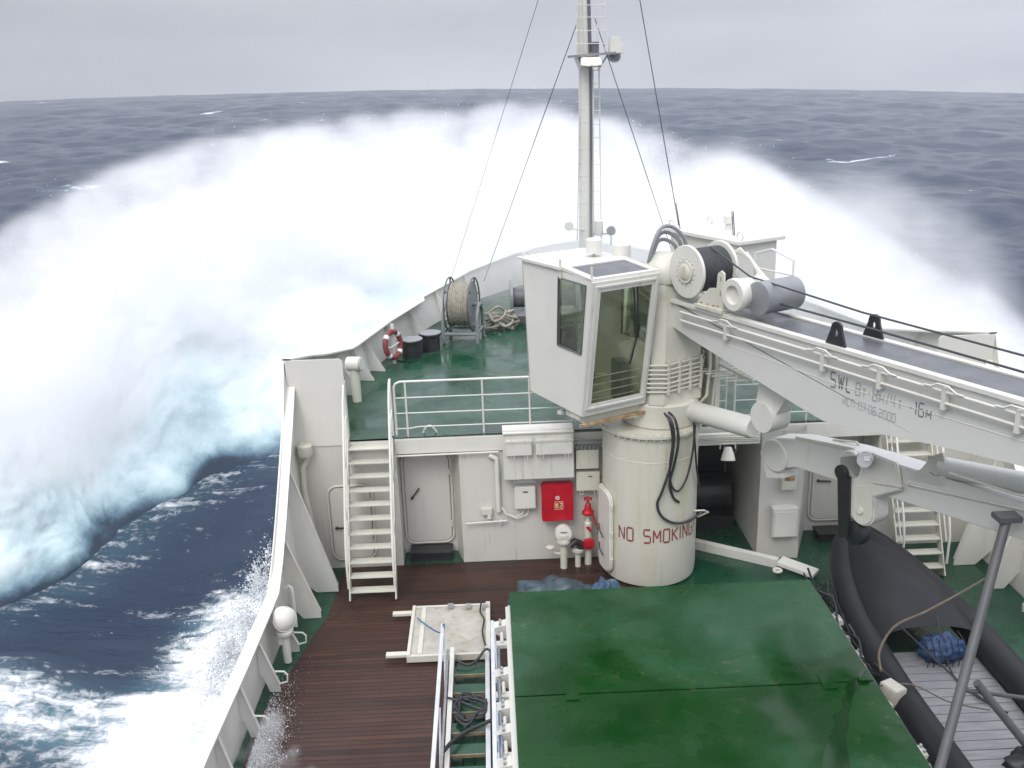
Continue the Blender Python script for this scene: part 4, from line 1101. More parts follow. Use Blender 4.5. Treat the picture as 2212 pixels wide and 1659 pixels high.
for a_ in (2.1, 4.25, 5.3, 6.35, 7.4, 9.2):
    bp_.tube([(a_ - 0.30, -0.075, 5.50), (a_ - 0.18, -0.085, 5.51), (a_ - 0.08, -0.10, 5.57), (a_ + 0.08, -0.10, 5.57), (a_ + 0.2, -0.085, 5.50), (a_ + 0.3, -0.075, 5.495)], 0.014, 8)
bp_.build("boom_pipes", WHITE_CLEAN, boom)
for a_ in (2.1, 4.25, 5.3, 6.35, 7.4, 9.2):
    MB().box(a_ - 0.035, a_ + 0.035, -0.075, 0.029, 5.22, 5.53).build("pipe_clamp", WHITE, boom, bevel=0.006)
for (b__, a_) in ((0.06, 4.38), (0.84, 4.38)):
    L_ = MB(); q = [(a_ - 0.19, b__ - 0.02, topz + 0.03), (a_ - 0.10, b__ - 0.02, topz + 0.27)]
    q += [(a_ + 0.10 * math.cos(t), b__ - 0.02, topz + 0.29 + 0.10 * math.sin(t)) for t in np.linspace(math.pi, 0, 9)] + [(a_ + 0.10, b__ - 0.02, topz + 0.27), (a_ + 0.19, b__ - 0.02, topz + 0.03)]
    hole = [(a_ + 0.035 * math.cos(t), b__ - 0.02, topz + 0.22 + 0.055 * math.sin(t)) for t in np.linspace(0, 2 * math.pi, 13)[:-1]]
    # plate with a hole: outline and hole bridged as two halves
    nq, nh = len(q), len(hole)
    for yy in (0.0, 0.04):
        V_ = [Vector(p) + Vector((0, yy, 0)) for p in q] + [Vector(p) + Vector((0, yy, 0)) for p in hole]
        fs = []
        # connect each hole edge with the outline in angular order
        oc = Vector((a_, b__ - 0.02, topz + 0.22))
        ang_o = [math.atan2(p[2] - oc.z, p[0] - oc.x) for p in q]; ang_h = [math.atan2(p[2] - oc.z, p[0] - oc.x) for p in hole]
        for k in range(nh):
            a0 = k; a1 = (k + 1) % nh
            def near(an): return min(range(nq), key=lambda i: abs(math.atan2(math.sin(ang_o[i] - an), math.cos(ang_o[i] - an))))
            i0, i1 = near(ang_h[a0]), near(ang_h[a1])
            fs.append((nq + a0, nq + a1, i1) if i0 == i1 else (nq + a0, nq + a1, i1, i0))
            step = -1 if (i1 - i0) % nq > nq / 2 else 1
            i = i0
            if i0 != i1:
                ids = [i0]
                while i != i1: i = (i + step) % nq; ids.append(i)
                if len(ids) > 2: fs.append(tuple(ids))
        L_.add(V_, fs)
    L_.add([Vector(p) for p in q] + [Vector(p) + Vector((0, 0.04, 0)) for p in q], [(i, (i + 1) % nq, nq + (i + 1) % nq, nq + i) for i in range(nq)])
    L_.add([Vector(p) for p in hole] + [Vector(p) + Vector((0, 0.04, 0)) for p in hole], [(i, (i + 1) % nh, nh + (i + 1) % nh, nh + i) for i in range(nh)])
    L_.build("boom_lug", DARK, boom, smooth=False)
for (txt, a0, h_, m_) in (("SWL", 4.36, 0.225, GREYTXT), ("8t-8m/4t", 4.84, 0.185, GREYTXT2), ("-16m", 5.78, 0.185, GREYTXT)):
    t1 = lettering(txt, h_, lambda x, y, l: Vector((a0 + 0.62 * x, 0.03 - l, 5.0 + y)), stroke=0.13, gap=2.3)
    t1.build("load_lettering", m_, boom, smooth=False)
t1 = lettering("iCP 07.06.2000", 0.12, lambda x, y, l: Vector((4.62 + 0.68 * x, 0.03 - l, 4.79 + y)), stroke=0.13, gap=1.7)
t1.build("date_lettering", GREYTXT2, boom, smooth=False)
# hoist wires from the winch out over the boom
wr = MB(); wr.tube([DC + Vector((0.1, 0.42, 0.40)), (2.25, 0.30, 6.28), (4.5, 0.42, 6.10), (12.4, 0.40, 5.95)], 0.016, 8); wr.build("hoist_wire", WIRE, crane)
wr = MB(); wr.tube([(2.3, 0.34, 5.95), (4.45, 0.55, 5.85), (12.4, 0.5, 5.70)], 0.018, 8); wr.build("hoist_wire", WIRE, crane)

# luffing cylinder from tower to boom
lc = MB().lathe([(0.17, 0), (0.19, 0.03), (0.19, 1.95), (0.16, 2.0)], (0.35, 0.45, 3.42), Vector((1, 0.0, 0.10)), 32)
lc.build("luffing_cylinder", WHITE, crane)
MB().lathe([(0.22, 0), (0.22, 0.06)], (0.42, 0.45, 3.43), Vector((1, 0, 0.10)), 32).build("cylinder_gland", CREAM, crane)
kn = MB().lathe([(0.26, -0.06), (0.27, -0.04), (0.27, 0.34), (0.25, 0.36)], (2.75, 0.28, 3.98), (0, 1, 0), 36)
kn.prism([(2.5, 0.30, 3.98), (2.75, 0.30, 3.70), (3.3, 0.30, 4.56), (2.6, 0.30, 4.72)], (0, 0.3, 0))
kn.build("cylinder_clevis", WHITE, crane)
# drooping hoses down the pedestal
for (q0, rr, sag) in ((0.34, 0.026, 0), (0.42, 0.026, 1), (0.38, 0.02, 2), (0.72, 0.02, 3)):
    hs_ = MB()
    if sag == 0: pt_ = [ped_pt(0.16, 3.55, -0.05), ped_pt(0.20, 3.50, 0.12), ped_pt(0.24, 3.2, 0.16), ped_pt(0.20, 2.6, 0.12), ped_pt(0.06, 2.1, 0.10), ped_pt(-0.02, 1.85, 0.08), ped_pt(0.06, 1.60, 0.07), ped_pt(0.30, 1.42, 0.06), ped_pt(0.62, 1.36, 0.07), ped_pt(0.95, 1.40, 0.12), ped_pt(1.12, 1.42, 0.16)]
    elif sag == 1: pt_ = [ped_pt(0.22, 3.6, -0.05), ped_pt(0.27, 3.5, 0.14), ped_pt(0.32, 3.1, 0.17), ped_pt(0.28, 2.6, 0.10), ped_pt(0.22, 2.25, 0.06), ped_pt(0.30, 1.95, 0.05), ped_pt(0.45, 1.8, 0.03)]
    elif sag == 2: pt_ = [ped_pt(0.12, 3.6, -0.04), ped_pt(0.17, 3.48, 0.12), ped_pt(0.22, 3.1, 0.15), ped_pt(0.19, 2.6, 0.12), ped_pt(0.25, 2.2, 0.08), ped_pt(0.42, 2.05, 0.06), ped_pt(0.60, 2.3, 0.08), ped_pt(0.72, 2.8, 0.1), ped_pt(0.74, 3.3, 0.12)]
    else: pt_ = [ped_pt(0.72, 3.35, 0.1), ped_pt(0.78, 2.9, 0.1), ped_pt(0.90, 2.4, 0.08), ped_pt(1.08, 2.05, 0.06), ped_pt(1.2, 1.9, 0.05)]
    # smooth the run
    P_ = interp([p[:] for p in pt_], np.linspace(0, 1, 48)); hs_.tube(P_, rr, 10); hs_.build("hydraulic_hose", CABLE, crane)
hk = MB().tube([ped_pt(1.05, 1.42, 0.0), ped_pt(1.10, 1.44, 0.18), ped_pt(1.2, 1.36, 0.24), ped_pt(1.15, 1.26, 0.05)], 0.018, 8); hk.build("hose_hook", CREAM, crane)
vb = MB()
for k in range(4): vb.cyl((0.75 + 0.1 * k, 0.55, 3.30), (0.75 + 0.1 * k, 0.55, 3.62), 0.04, 10)
vb.box(0.66, 1.15, 0.45, 0.68, 3.33, 3.5); vb.build("valve_block", CREAM, crane)

# the outer arm, folded back under the boom ------------------------------------------------
jb = empty("folded_jib", tuple(AXC), CR_AZ, "white folded jib arm hanging level under the long crane boom", "jib")
BJ = 0.95
def jp(u, v, b=BJ): return cat_(u, v, 'b', b)
sec_ = [jp(1668, 946), jp(1719, 948), jp(1836, 972), jp(1880, 985), jp(2212, 1086)]
low_ = [jp(1668, 1012), jp(1720, 1010), jp(1830, 1046), jp(1930, 1078), jp(2212, 1168)]
far_t = sec_[-1] + (sec_[-1] - sec_[-2]).normalized() * 2.0; far_b = low_[-1] + (low_[-1] - low_[-2]).normalized() * 2.0
jm = MB().prism([*sec_, far_t, far_b, *reversed(low_)], (0, 0.42, 0)); jo = jm.build("jib_arm", BOOMW, jb, bevel=0.015)
def disc(u, v, rad_, b0, b1, name, m, parent):
    c = jp(u, v, b0); return MB().lathe([(rad_ * 0.93, 0), (rad_, 0.015), (rad_, b1 - b0 - 0.015), (rad_ * 0.93, b1 - b0)], c, (0, 1, 0), 36).build(name, m, parent)
disc(1672, 985, 0.30, BJ - 0.04, BJ + 0.46, "knuckle_end", WHITE, jb)
e1 = MB().prism([jp(1640, 975), jp(1672, 950), jp(1690, 1035), jp(1655, 1035)], (0, 0.4, 0)); e1.build("knuckle_cheek", WHITE, jb, bevel=0.02)
disc(1835, 1005, 0.24, BJ - 0.09, BJ + 0.0, "pivot_cheek", BOOMW, jb)
pc = MB().prism([jp(1812, 985, BJ - 0.09), jp(1880, 978, BJ - 0.09), jp(1935, 1000, BJ - 0.09), jp(1945, 1060, BJ - 0.09), jp(1885, 1075, BJ - 0.09), jp(1887, 1100, BJ - 0.09), jp(1832, 1100, BJ - 0.09), jp(1815, 1030, BJ - 0.09)], (0, 0.08, 0)); pc.build("pivot_plate", WHITE, jb, bevel=0.02)
hang = MB(); c0 = jp(1860, 1060, BJ - 0.10)
cc = jp(1859, 1103, BJ - 0.10)
r_ = (jp(1886, 1103, BJ - 0.10) - cc).length
q = [cc + Vector((r_ * math.cos(t), 0, r_ * math.sin(t))) for t in np.linspace(0, -math.pi, 13)] + [jp(1832, 1045, BJ - 0.10), jp(1886, 1045, BJ - 0.10)]
hang.prism(q, (0, 0.36, 0)); ho_ = hang.build("hanging_lug", WHITE, jb, bevel=0.03)
MB().lathe([(0.05, -0.035), (0.05, 0)], cc + Vector((0, -0.001, 0.0)), (0, 1, 0), 16).build("lug_pin", WHITE_CLEAN, ho_)
mtr = MB().lathe([(0.12, 0), (0.12, 0.1), (0.09, 0.12), (0.09, 0.2), (0.11, 0.2), (0.11, 0.24)], jp(1872, 990, BJ - 0.10), (0.5, -0.8, 0.2), 16)
for k in range(6): mtr.cyl(jp(1872 + 4 * (k % 3) - 3, 988 + 5 * (k // 3), BJ - 0.33), jp(1872 + 4 * (k % 3) - 3, 988 + 5 * (k // 3), BJ - 0.30), 0.02, 8)
mtr.build("slew_motor", ALU, jb)
# black link with round head, and the dark hook block at its foot
lk = MB(); c1 = jp(1815, 1022, BJ - 0.16)
lk.lathe([(0.12, 0), (0.13, 0.01), (0.13, 0.06), (0.12, 0.07)], c1, (0, 1, 0), 28)
lk.prism([jp(1808, 1030, BJ - 0.16), jp(1834, 1030, BJ - 0.16), jp(1832, 1160, BJ - 0.16), jp(1810, 1160, BJ - 0.16)], (0, 0.06, 0)); lk.build("black_link", RUBBER, jb, bevel=0.01)
bk_ = MB().lathe([(0.10, 0), (0.20, 0.03), (0.22, 0.1), (0.22, 0.2), (0.18, 0.26)], jp(1838, 1152, BJ - 0.1), (0, 1, 0), 28); bk_.build("hook_block", RUBBER, jb)
# ram above the arm
cy0, cy1 = jp(2035, 1008, BJ + 0.1), jp(2212, 1043, BJ + 0.1)
dv = (cy1 - cy0).normalized()
MB().lathe([(0.13, 0), (0.15, 0.02), (0.15, 4.2), (0.14, 4.22)], cy0, dv, 28).build("jib_ram", BOOMW, jb)
cv = MB().prism([jp(1955, 1035, BJ), jp(1990, 1012, BJ), jp(2012, 985, BJ), jp(2035, 978, BJ), jp(2042, 1000, BJ), jp(2038, 1055, BJ)], (0, 0.06, 0)); cvo = cv.build("ram_clevis", WHITE, jb, bevel=0.008)
MB().torus(jp(2020, 1010, BJ - 0.005), 0.12, 0.008, (0, 1, 0), 24, 6, a0=-0.6, a1=2.2).build("clevis_weld", GREY, cvo)
MB().tube([jp(2050, 1022, BJ - 0.05), jp(2212, 1072, BJ - 0.05), far_t + Vector((0.4, -0.1, 0.15))], 0.022, 8).build("jib_pipe", WHITE_CLEAN, jb)
jp1 = MB().tube([jp(1960, 1046, BJ - 0.03), jp(2212, 1102, BJ - 0.03), far_t + Vector((0, -0.03, -0.02))], 0.014, 8); jp1.tube([jp(1885, 1042, BJ - 0.11), jp(1945, 1052, BJ - 0.11), jp(1965, 1040, BJ - 0.11)], 0.01, 8); jp1.build("jib_pipe", WHITE, jb)
rp_ = MB().bar(jp(1720, 945, BJ + 0.02), jp(1845, 970, BJ + 0.02), 0.04, 0.05); rp_.tube([jp(1800, 950, BJ + 0.3), jp(1850, 955, BJ + 0.3), jp(1865, 972, BJ + 0.3)], 0.02, 8); rp_.build("jib_edge_bar", CREAM, jb)

# ================================================================== foremast
mast = empty("foremast", (2.75, 27.5, 2.9), 0, "tall white foremast with ladder, light platform and dark cable run", "mast")
def ma(u, v, dy=0.0): return at(u, v, 'y', 27.5 + dy) - Vector((2.75, 27.5, 2.9))
base_, tip_ = ma(1268, 560), ma(1263, 20)
base_ = Vector((base_.x, 0, 0.0)); 
axis_x0 = ma(1266, 520); top_ = ma(1261, -60)
pole = MB().tube([Vector((axis_x0.x - 0.01, 0, 0)), Vector((axis_x0.x, 0, axis_x0.z)), Vector((ma(1266, 130).x, 0, ma(1266, 130).z)), Vector((ma(1262, 100).x, 0, ma(1262, 100).z)), Vector((top_.x, 0, top_.z + 1.5))], 0.20, 24)
pole.build("mast_pole", WHITE, mast)
xl = lambda v, dx: (ma(1264 + dx, v).x)
cbl = MB().tube([ma(1277, 530, -0.22), ma(1277, 300, -0.2), ma(1276, 140, -0.2)], 0.035, 8); cbl.tube([ma(1275, 112, -0.2), ma(1270, -60, -0.2)], 0.045, 8); cbl.build("cable_run", GREYDK, mast)
lad = MB()
lad.tube([ma(1299, 520, -0.1), ma(1294, 150, -0.1)], 0.018, 6); lad.tube([ma(1283, 520, -0.2), ma(1281, 150, -0.2)], 0.018, 6); lad.tube([ma(1247, 520, -0.1), ma(1253, 150, -0.1)], 0.018, 6)
v = 500.0
while v > 150: lad.tube([ma(1282, v, -0.2), ma(1297, v, -0.1)], 0.012, 6); lad.tube([ma(1250, v - 4, -0.1), ma(1266, v - 4, -0.21)], 0.010, 6); v -= 29
lad.build("mast_ladder", WHITE, mast)
cg = MB()
for (u0, u1) in ((1245, 1247), (1257, 1254), (1291, 1290), (1307, 1305)): cg.tube([ma(u0, 118, -0.3), ma(u1, 10, -0.3), ma(u1, -60, -0.3)], 0.016, 6)
for v in (95, 67, 38, 12): cg.tube([ma(1246, v, -0.3), ma(1262, v - 1, -0.45), ma(1292, v - 1, -0.45), ma(1306, v - 1, -0.3)], 0.012, 6)
for v in (95, 67, 38, 12):
    for u in (1247, 1306): cg.cyl(ma(u, v, -0.3) - Vector((0, 0.02, 0)), ma(u, v, -0.3) + Vector((0, 0.02, 0)), 0.03, 8)
cg.build("ladder_cage", WHITE, mast)
pz = ma(1268, 120).z
plf = MB().bar(Vector((ma(1226, 122).x, -0.3, pz - 0.02)), Vector((ma(1325, 118).x, -0.3, pz + 0.04)), 0.55, 0.06); plf.bar(Vector((ma(1312, 118).x, -0.3, pz + 0.02)), Vector((ma(1338, 118).x, -0.35, pz + 0.05)), 0.3, 0.05); plf.build("platform", GREY, mast)
fl = MB()
zl = ma(1270, 135).z
x_ = ma(1271, 135).x
fl.prism([(x_ - 0.26, -0.75, zl + 0.13), (x_ + 0.24, -0.75, zl + 0.13), (x_ + 0.28, -0.85, zl - 0.08), (x_ + 0.02, -0.85, zl - 0.13), (x_, -0.85, zl - 0.09), (x_ - 0.02, -0.85, zl - 0.13), (x_ - 0.28, -0.85, zl - 0.08)], (0, 0.35, 0)); fl.build("floodlight", WHITE_CLEAN, mast, bevel=0.02)
MB().bar((x_ - 0.24, -0.87, zl - 0.11), (x_ + 0.24, -0.87, zl - 0.11), 0.03, 0.03).build("floodlight_rim", GREYDK, mast)
sb = MB(); sx_ = ma(1325, 100); sb.prism([(sx_.x - 0.16, -0.5, sx_.z - 0.2), (sx_.x + 0.2, -0.5, sx_.z - 0.2), (sx_.x + 0.2, -0.5, sx_.z + 0.02), (sx_.x + 0.12, -0.5, sx_.z + 0.12), (sx_.x + 0.1, -0.5, sx_.z + 0.22), (sx_.x - 0.14, -0.5, sx_.z + 0.22)], (0, 0.4, 0)); sb.build("searchlight", WHITE_CLEAN, mast, bevel=0.02)
ln = ma(1329, 122); MB().lathe([(0.02, -0.16), (0.15, -0.14), (0.16, 0.0), (0.12, 0.1), (0.03, 0.12)], ln, (0.3, -1, 0), 20).build("searchlight_lamp", GREY, mast)
bb = MB(); bx = ma(1283, 108); bb.box(bx.x - 0.09, bx.x + 0.09, -0.4, -0.25, bx.z - 0.2, bx.z + 0.2); bb.build("junction_box", GREYDK, mast)
fk = MB(); fk.bar(Vector((ma(1254, 150).x, -0.05, ma(1254, 150).z)), Vector((ma(1244, 125).x, -0.1, pz - 0.03)), 0.2, 0.04); fk.bar(Vector((ma(1292, 150).x, -0.05, ma(1292, 150).z)), Vector((ma(1312, 122).x, -0.1, pz)), 0.2, 0.04); fk.build("platform_bracket", WHITE, mast)
for (u, v_, nm) in ((1229, 488, 0), (1320, 498, 1)):
    c = ma(u, v_, -0.35); l_ = MB()
    l_.lathe([(0.03, 0.12), (0.10, 0.10), (0.13, 0.03), (0.13, -0.06), (0.125, -0.08)], c, (0.1, 1, 0.05), 20)
    pl_ = ma(1262 if nm == 0 else 1275, v_ + 8, -0.2)
    l_.tube([c + Vector((0, 0.1, -0.1)), pl_], 0.018, 6)
    if nm: l_.tube([c, c + Vector((0.0, 0, -0.42))], 0.015, 6)
    l_.build("mast_lamp", GREY if nm else WHITE, mast)
cx = MB().lathe([(0.11, 0), (0.12, 0.02), (0.12, 0.40), (0.10, 0.42)], ma(1294, 508, -0.25), (0, 0, 1), 16); cx.build("mast_canister", WHITE_CLEAN, mast)

# mast stays: each wire is a thing of its own
def wire(a, b, r, label, name="stay_wire", m=WIRE, group="mast stays", sag=0.0):
    a, b = Vector(a), Vector(b); o_ = b
    pts_ = [a.lerp(b, k / 12) - o_ + Vector((0, 0, -sag * 4 * (k / 12) * (1 - k / 12))) for k in range(13)]
    x = MB().tube(pts_, r, 6).build(name, m); x.location = o_
    return tag(x, label, "wire", group)
wire(at(1250, 40, 'y', 27.4), at(1045, 608, 'z', 3.55), 0.011, "dark stay wire from the mast down to the port bulwark by the rope reel")
wire(at(1285, 40, 'y', 27.3), at(1470, 600, 'z', 3.9), 0.011, "dark stay wire from the mast down behind the crane's machinery house")
wire(at(1377, -30, 'y', 22), at(1470, 510, 'y', 22), 0.010, "thin dark wire running down to starboard, right of the mast")
wire(at(1172, -30, 'y', 27), at(972, 610, 'z', 3.66), 0.007, "faint thin wire left of the mast, running down to the port bulwark")

# ================================================================== hatch cover
hx0, hx1, hz_ = 0.14, 5.45, 0.90
hatch = empty("hatch_cover", (2.8, 11, 0), 0, "large wet green steel hatch cover in two panels on white cleated coaming", "hatch cover")
o = Vector((2.8, 11, 0))
def panel(y0, y1):
    nx, ny = 40, 34
    rows = []
    for j in range(ny + 1):
        row = []
        for i in range(nx + 1):
            x = hx0 + (hx1 - hx0) * i / nx; y = y0 + (y1 - y0) * j / ny
            row.append((x, y))
        rows.append(row)
    a = np.array(rows); p = np.column_stack([a.reshape(-1, 2) * 0.8, np.zeros(a.shape[0] * a.shape[1])])
    dz = (fbm(p, 3) * 0.006).reshape(a.shape[:2])
    m_ = MB().grid([[Vector((a[j, i, 0], a[j, i, 1], hz_ + dz[j, i])) - o for i in range(nx + 1)] for j in range(ny + 1)])
    m_.box(hx0 - o.x, hx1 - o.x, y0 - o.y, y1 - o.y, hz_ - 0.16, hz_ - 0.012)
    return m_.build("hatch_panel", GREEN_HATCH, hatch)
p1 = panel(12.16, 15.15); p2 = panel(4.0, 12.13)
for x in (0.98, 4.75):
    tb = MB().box(x - 0.10 - o.x, x + 0.10 - o.x, 11.98 - o.y, 12.34 - o.y, hz_ - 0.005, hz_ + 0.022); tb.build("hinge_tab", GREEN_HATCH, p1, bevel=0.006)
for s_, x in ((0, 5.2),):
    MB().box(x - o.x, x + 0.16 - o.x, 12.1 - o.y, 12.2 - o.y, hz_, hz_ + 0.05).build("hinge_tab", GREEN_HATCH, p1, bevel=0.006)
cm = MB()
for (x0, x1, y0, y1) in ((0.10, 0.18, 4, 15.0), (5.42, 5.50, 4, 15.0), (0.181, 5.419, 15.04, 15.12)): cm.box(x0 - o.x, x1 - o.x, y0 - o.y, y1 - o.y, 0, hz_ - 0.17)
cm.build("coaming", WHITE, hatch)
rl_ = MB().box(0.06 - o.x, 0.135 - o.x, 4 - o.y, 14.95 - o.y, 0.70, 0.735); rl_.build("coaming_rail", WHITE_CLEAN, hatch)
rl_ = MB().box(5.502 - o.x, 5.58 - o.x, 4 - o.y, 14.95 - o.y, 0.60, 0.70); rl_.build("coaming_rail", GREY, hatch)
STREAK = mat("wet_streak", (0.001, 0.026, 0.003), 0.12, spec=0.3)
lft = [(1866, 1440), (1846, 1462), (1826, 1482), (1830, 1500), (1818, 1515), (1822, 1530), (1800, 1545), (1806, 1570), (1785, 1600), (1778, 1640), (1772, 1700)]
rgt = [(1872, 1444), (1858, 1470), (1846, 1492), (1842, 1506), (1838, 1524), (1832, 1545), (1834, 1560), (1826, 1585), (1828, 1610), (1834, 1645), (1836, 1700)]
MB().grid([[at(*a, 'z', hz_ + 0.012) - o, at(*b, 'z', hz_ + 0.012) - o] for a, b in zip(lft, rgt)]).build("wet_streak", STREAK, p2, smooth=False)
def cleat(x, y, big=False, s=-1):
    e = MB(); q = Vector((x, y, 0)) - o
    L_ = 0.25 if not big else 0.24
    e.prism([q + Vector((0, 0, 0.66)), q + Vector((s * L_, 0, 0.60)), q + Vector((s * L_, 0, 0.53)), q + Vector((s * 0.02, 0, 0.38))], (0, 0.05, 0))
    e.prism([q + Vector((0, 0.16, 0.66)), q + Vector((s * L_, 0.16, 0.60)), q + Vector((s * L_, 0.16, 0.53)), q + Vector((s * 0.02, 0.16, 0.38))], (0, 0.05, 0))
    e.prism([q + Vector((0, 0.0, 0.67)), q + Vector((s * L_, 0.0, 0.61)), q + Vector((s * L_, 0.21, 0.61)), q + Vector((0, 0.21, 0.67))], (0, 0, 0.015))
    c_ = e.build("cleat", WHITE_CLEAN, hatch, bevel=0.006)
    for dy in (0.05, 0.16): MB().cyl(q + Vector((s * 0.14, dy, 0.62)), q + Vector((s * 0.14, dy, 0.70)), 0.022, 8).build("bolt", STEEL, c_)
    f_ = MB().box(q.x + s * 0.24, q.x, q.y - 0.42, q.y - 0.28, 0.50, 0.56); f_.cyl(q + Vector((s * 0.12, -0.35, 0.56)), q + Vector((s * 0.12, -0.12, 0.60)), 0.03, 10); f_.build("cleat_foot", WHITE_CLEAN, c_)
for y in (14.45, 13.05, 12.2, 11.65, 10.95, 9.6, 8.2): cleat(0.10, y, s=-1)
for y in (14.2, 13.1, 11.9, 10.8, 9.6): cleat(5.5, y, s=1)

# blue tarpaulin bundled behind the hatch
def blob_mesh(name, mat_, cx, cy, cz, sx_, sy_, sz_, seed, amp=0.25, nu=48, nv=24, freq=2.2):
    th = np.linspace(0, 2 * math.pi, nu, endpoint=False); ph = np.linspace(0.02, math.pi - 0.02, nv)
    PH, TH = np.meshgrid(ph, th, indexing='ij')
    d = np.stack([np.sin(PH) * np.cos(TH), np.sin(PH) * np.sin(TH), np.cos(PH)], -1)
    r_ = 1 + amp * fbm(d.reshape(-1, 3) * freq + seed, 4, 0.6).reshape(PH.shape)
    vv = d * r_[..., None] * np.array([sx_, sy_, sz_]); vv[..., 2] = np.maximum(vv[..., 2], -cz)
    ob = np_mesh(name, vv.reshape(-1, 3), grid_faces(nv, nu, True), mat_)
    ob.location = (cx, cy, cz); return ob
tag(blob_mesh("blue_tarpaulin", TARP, 0.95, 15.55, 0.35, 0.85, 0.40, 0.52, 4.0, 0.22), "crumpled blue grey tarpaulin behind the far edge of the green hatch, larger heap", "tarpaulin")
tag(blob_mesh("blue_tarpaulin", BLUE, 1.92, 15.50, 0.30, 0.42, 0.35, 0.50, 9.0, 0.28), "small bright blue tarpaulin heap between green hatch and crane pedestal", "tarpaulin")

# ================================================================== white boxes and fittings on the bulkhead
def box_on_wall(name, label, cat, x0, x1, z0, z1, depth, m, y=18.02, group=None, bevel=0.012):
    e = empty(name, ((x0 + x1) / 2, y, (z0 + z1) / 2), 0, label, cat, group)
    hw, hh = (x1 - x0) / 2, (z1 - z0) / 2
    MB().box(-hw, hw, -depth, 0, -hh, hh).build("body", m, e, bevel=bevel)
    return e, hw, hh
e, hw, hh = box_on_wall("electrical_cabinet", "large white cabinet with two lidded boxes, high on the bulkhead beside the crane", "cabinet", 0.14, 1.53, 1.92, 2.96, 0.30, WHITE)
MB().prism([(-hw, -0.02, hh + 0.02), (-hw, -0.36, hh - 0.03), (-hw, -0.36, hh - 0.05), (-hw, -0.02, hh - 0.0)], (2 * hw, 0, 0)).build("rain_hood", WHITE_CLEAN, e)
for (x0, x1) in ((-hw + 0.06, -hw + 0.56), (-hw + 0.64, hw - 0.03)):
    ld = MB().box(x0, x1, -0.43, -0.301, hh - 0.48, hh - 0.17).build("lidded_box", WHITE_CLEAN, e, bevel=0.012)
    MB().box(x0 - 0.01, x1 + 0.01, -0.445, -0.431, hh - 0.20, hh - 0.17).build("lid_edge", WHITE, ld)
    c_ = MB()
    for xx in (x0 + 0.12, x1 - 0.12):
        c_.tube([(xx - 0.02, -0.45, hh - 0.12), (xx - 0.02, -0.455, hh - 0.22), (xx + 0.02, -0.455, hh - 0.22), (xx + 0.02, -0.45, hh - 0.12)], 0.007, 6)
        c_.tube([(xx - 0.03, -0.44, hh - 0.47), (xx - 0.03, -0.45, hh - 0.55), (xx + 0.03, -0.45, hh - 0.55), (xx + 0.03, -0.44, hh - 0.47)], 0.007, 6)
    c_.build("clips", WHITE_CLEAN, ld)
e, hw, hh = box_on_wall("switch_box", "grey white switch box under a sloping shelf, left of the crane pedestal top", "box", 1.58, 2.03, 2.06, 2.46, 0.22, CREAM)
e2 = MB(); e2.tube([(-hw - 0.02, -0.2, hh + 0.22), (hw + 0.1, -0.2, hh + 0.20)], 0.018, 6); e2.tube([(-hw - 0.02, -0.2, hh + 0.14), (hw + 0.1, -0.2, hh + 0.12)], 0.018, 6)
for k in range(6): e2.box(-hw + 0.08 * k, -hw + 0.05 + 0.08 * k, -0.22, -0.14, hh + 0.02, hh + 0.09)
e2.build("cable_terminals", GREY, e)
e, hw, hh = box_on_wall("switch_box", "small cream switch box just above the red fire box's right corner, touching the crane pedestal", "box", 1.58, 2.05, 1.58, 1.98, 0.20, CREAM)
MB().box(0.0, 0.08, -0.206, -0.201, hh - 0.1, hh - 0.08).build("name_plate", DARK, e)
c_ = MB()
for xx in (-hw + 0.1, hw - 0.08): c_.tube([(xx - 0.03, -0.2, -hh + 0.02), (xx - 0.03, -0.21, -hh - 0.07), (xx + 0.03, -0.21, -hh - 0.07), (xx + 0.03, -0.2, -hh + 0.02)], 0.008, 6)
c_.build("clips", WHITE_CLEAN, e)
e, hw, hh = box_on_wall("junction_box", "small white box with black name plate, left of the red fire box", "box", 0.34, 0.76, 1.22, 1.70, 0.16, WHITE_CLEAN)
MB().box(-0.04, 0.06, -0.166, -0.161, hh - 0.12, hh - 0.095).build("name_plate", DARK, e)
MB().box(-hw - 0.02, hw + 0.0, -0.10, 0.0, hh + 0.06, hh + 0.20).build("hood", WHITE, e, bevel=0.01)
MB().tube([(-0.02, -0.08, -hh), (-0.06, -0.08, -hh - 0.14), (-0.20, -0.08, -hh - 0.2), (-0.38, -0.08, -hh - 0.12), (-0.47, -0.06, -hh + 0.02)], 0.012, 6).build("cable", WHITE_CLEAN, e)
MB().tube([(0.08, -0.08, -hh), (0.04, -0.08, -hh - 0.16), (-0.18, -0.1, -hh - 0.23), (-0.40, -0.08, -hh - 0.13), (-0.49, -0.06, -hh + 0.02)], 0.012, 6).build("cable", WHITE_CLEAN, e)
cd_ = empty("cable_pipe", (-0.02, 18.02, 1.7), 0, "white vertical cable pipe on the bulkhead, left of the white boxes", "pipe")
MB().tube([(-0.12, -0.07, 0.68), (0.02, -0.07, 0.60), (0.03, -0.07, 0.45), (0.03, -0.07, -0.55)], 0.05, 12).build("pipe", WHITE_CLEAN, cd_)
MB().box(-0.32, -0.10, -0.09, 0, -0.62, -0.48).build("socket_box", CREAM, cd_, bevel=0.01); MB().cyl((-0.16, -0.06, -0.70), (-0.16, -0.06, -0.62), 0.045, 12).build("socket", WHITE_CLEAN, cd_)
sh = empty("pipe_rail", (-0.25, 18.0, 0.93), 0, "thin horizontal white rod on the bulkhead, below the socket box", "rail")
MB().tube([(-0.42, -0.08, -0.01), (0.42, -0.08, 0.02)], 0.018, 8).build("rod", WHITE_CLEAN, sh); MB().box(0.27, 0.31, -0.08, 0.01, -0.05, 0.01).build("bracket", WHITE, sh)

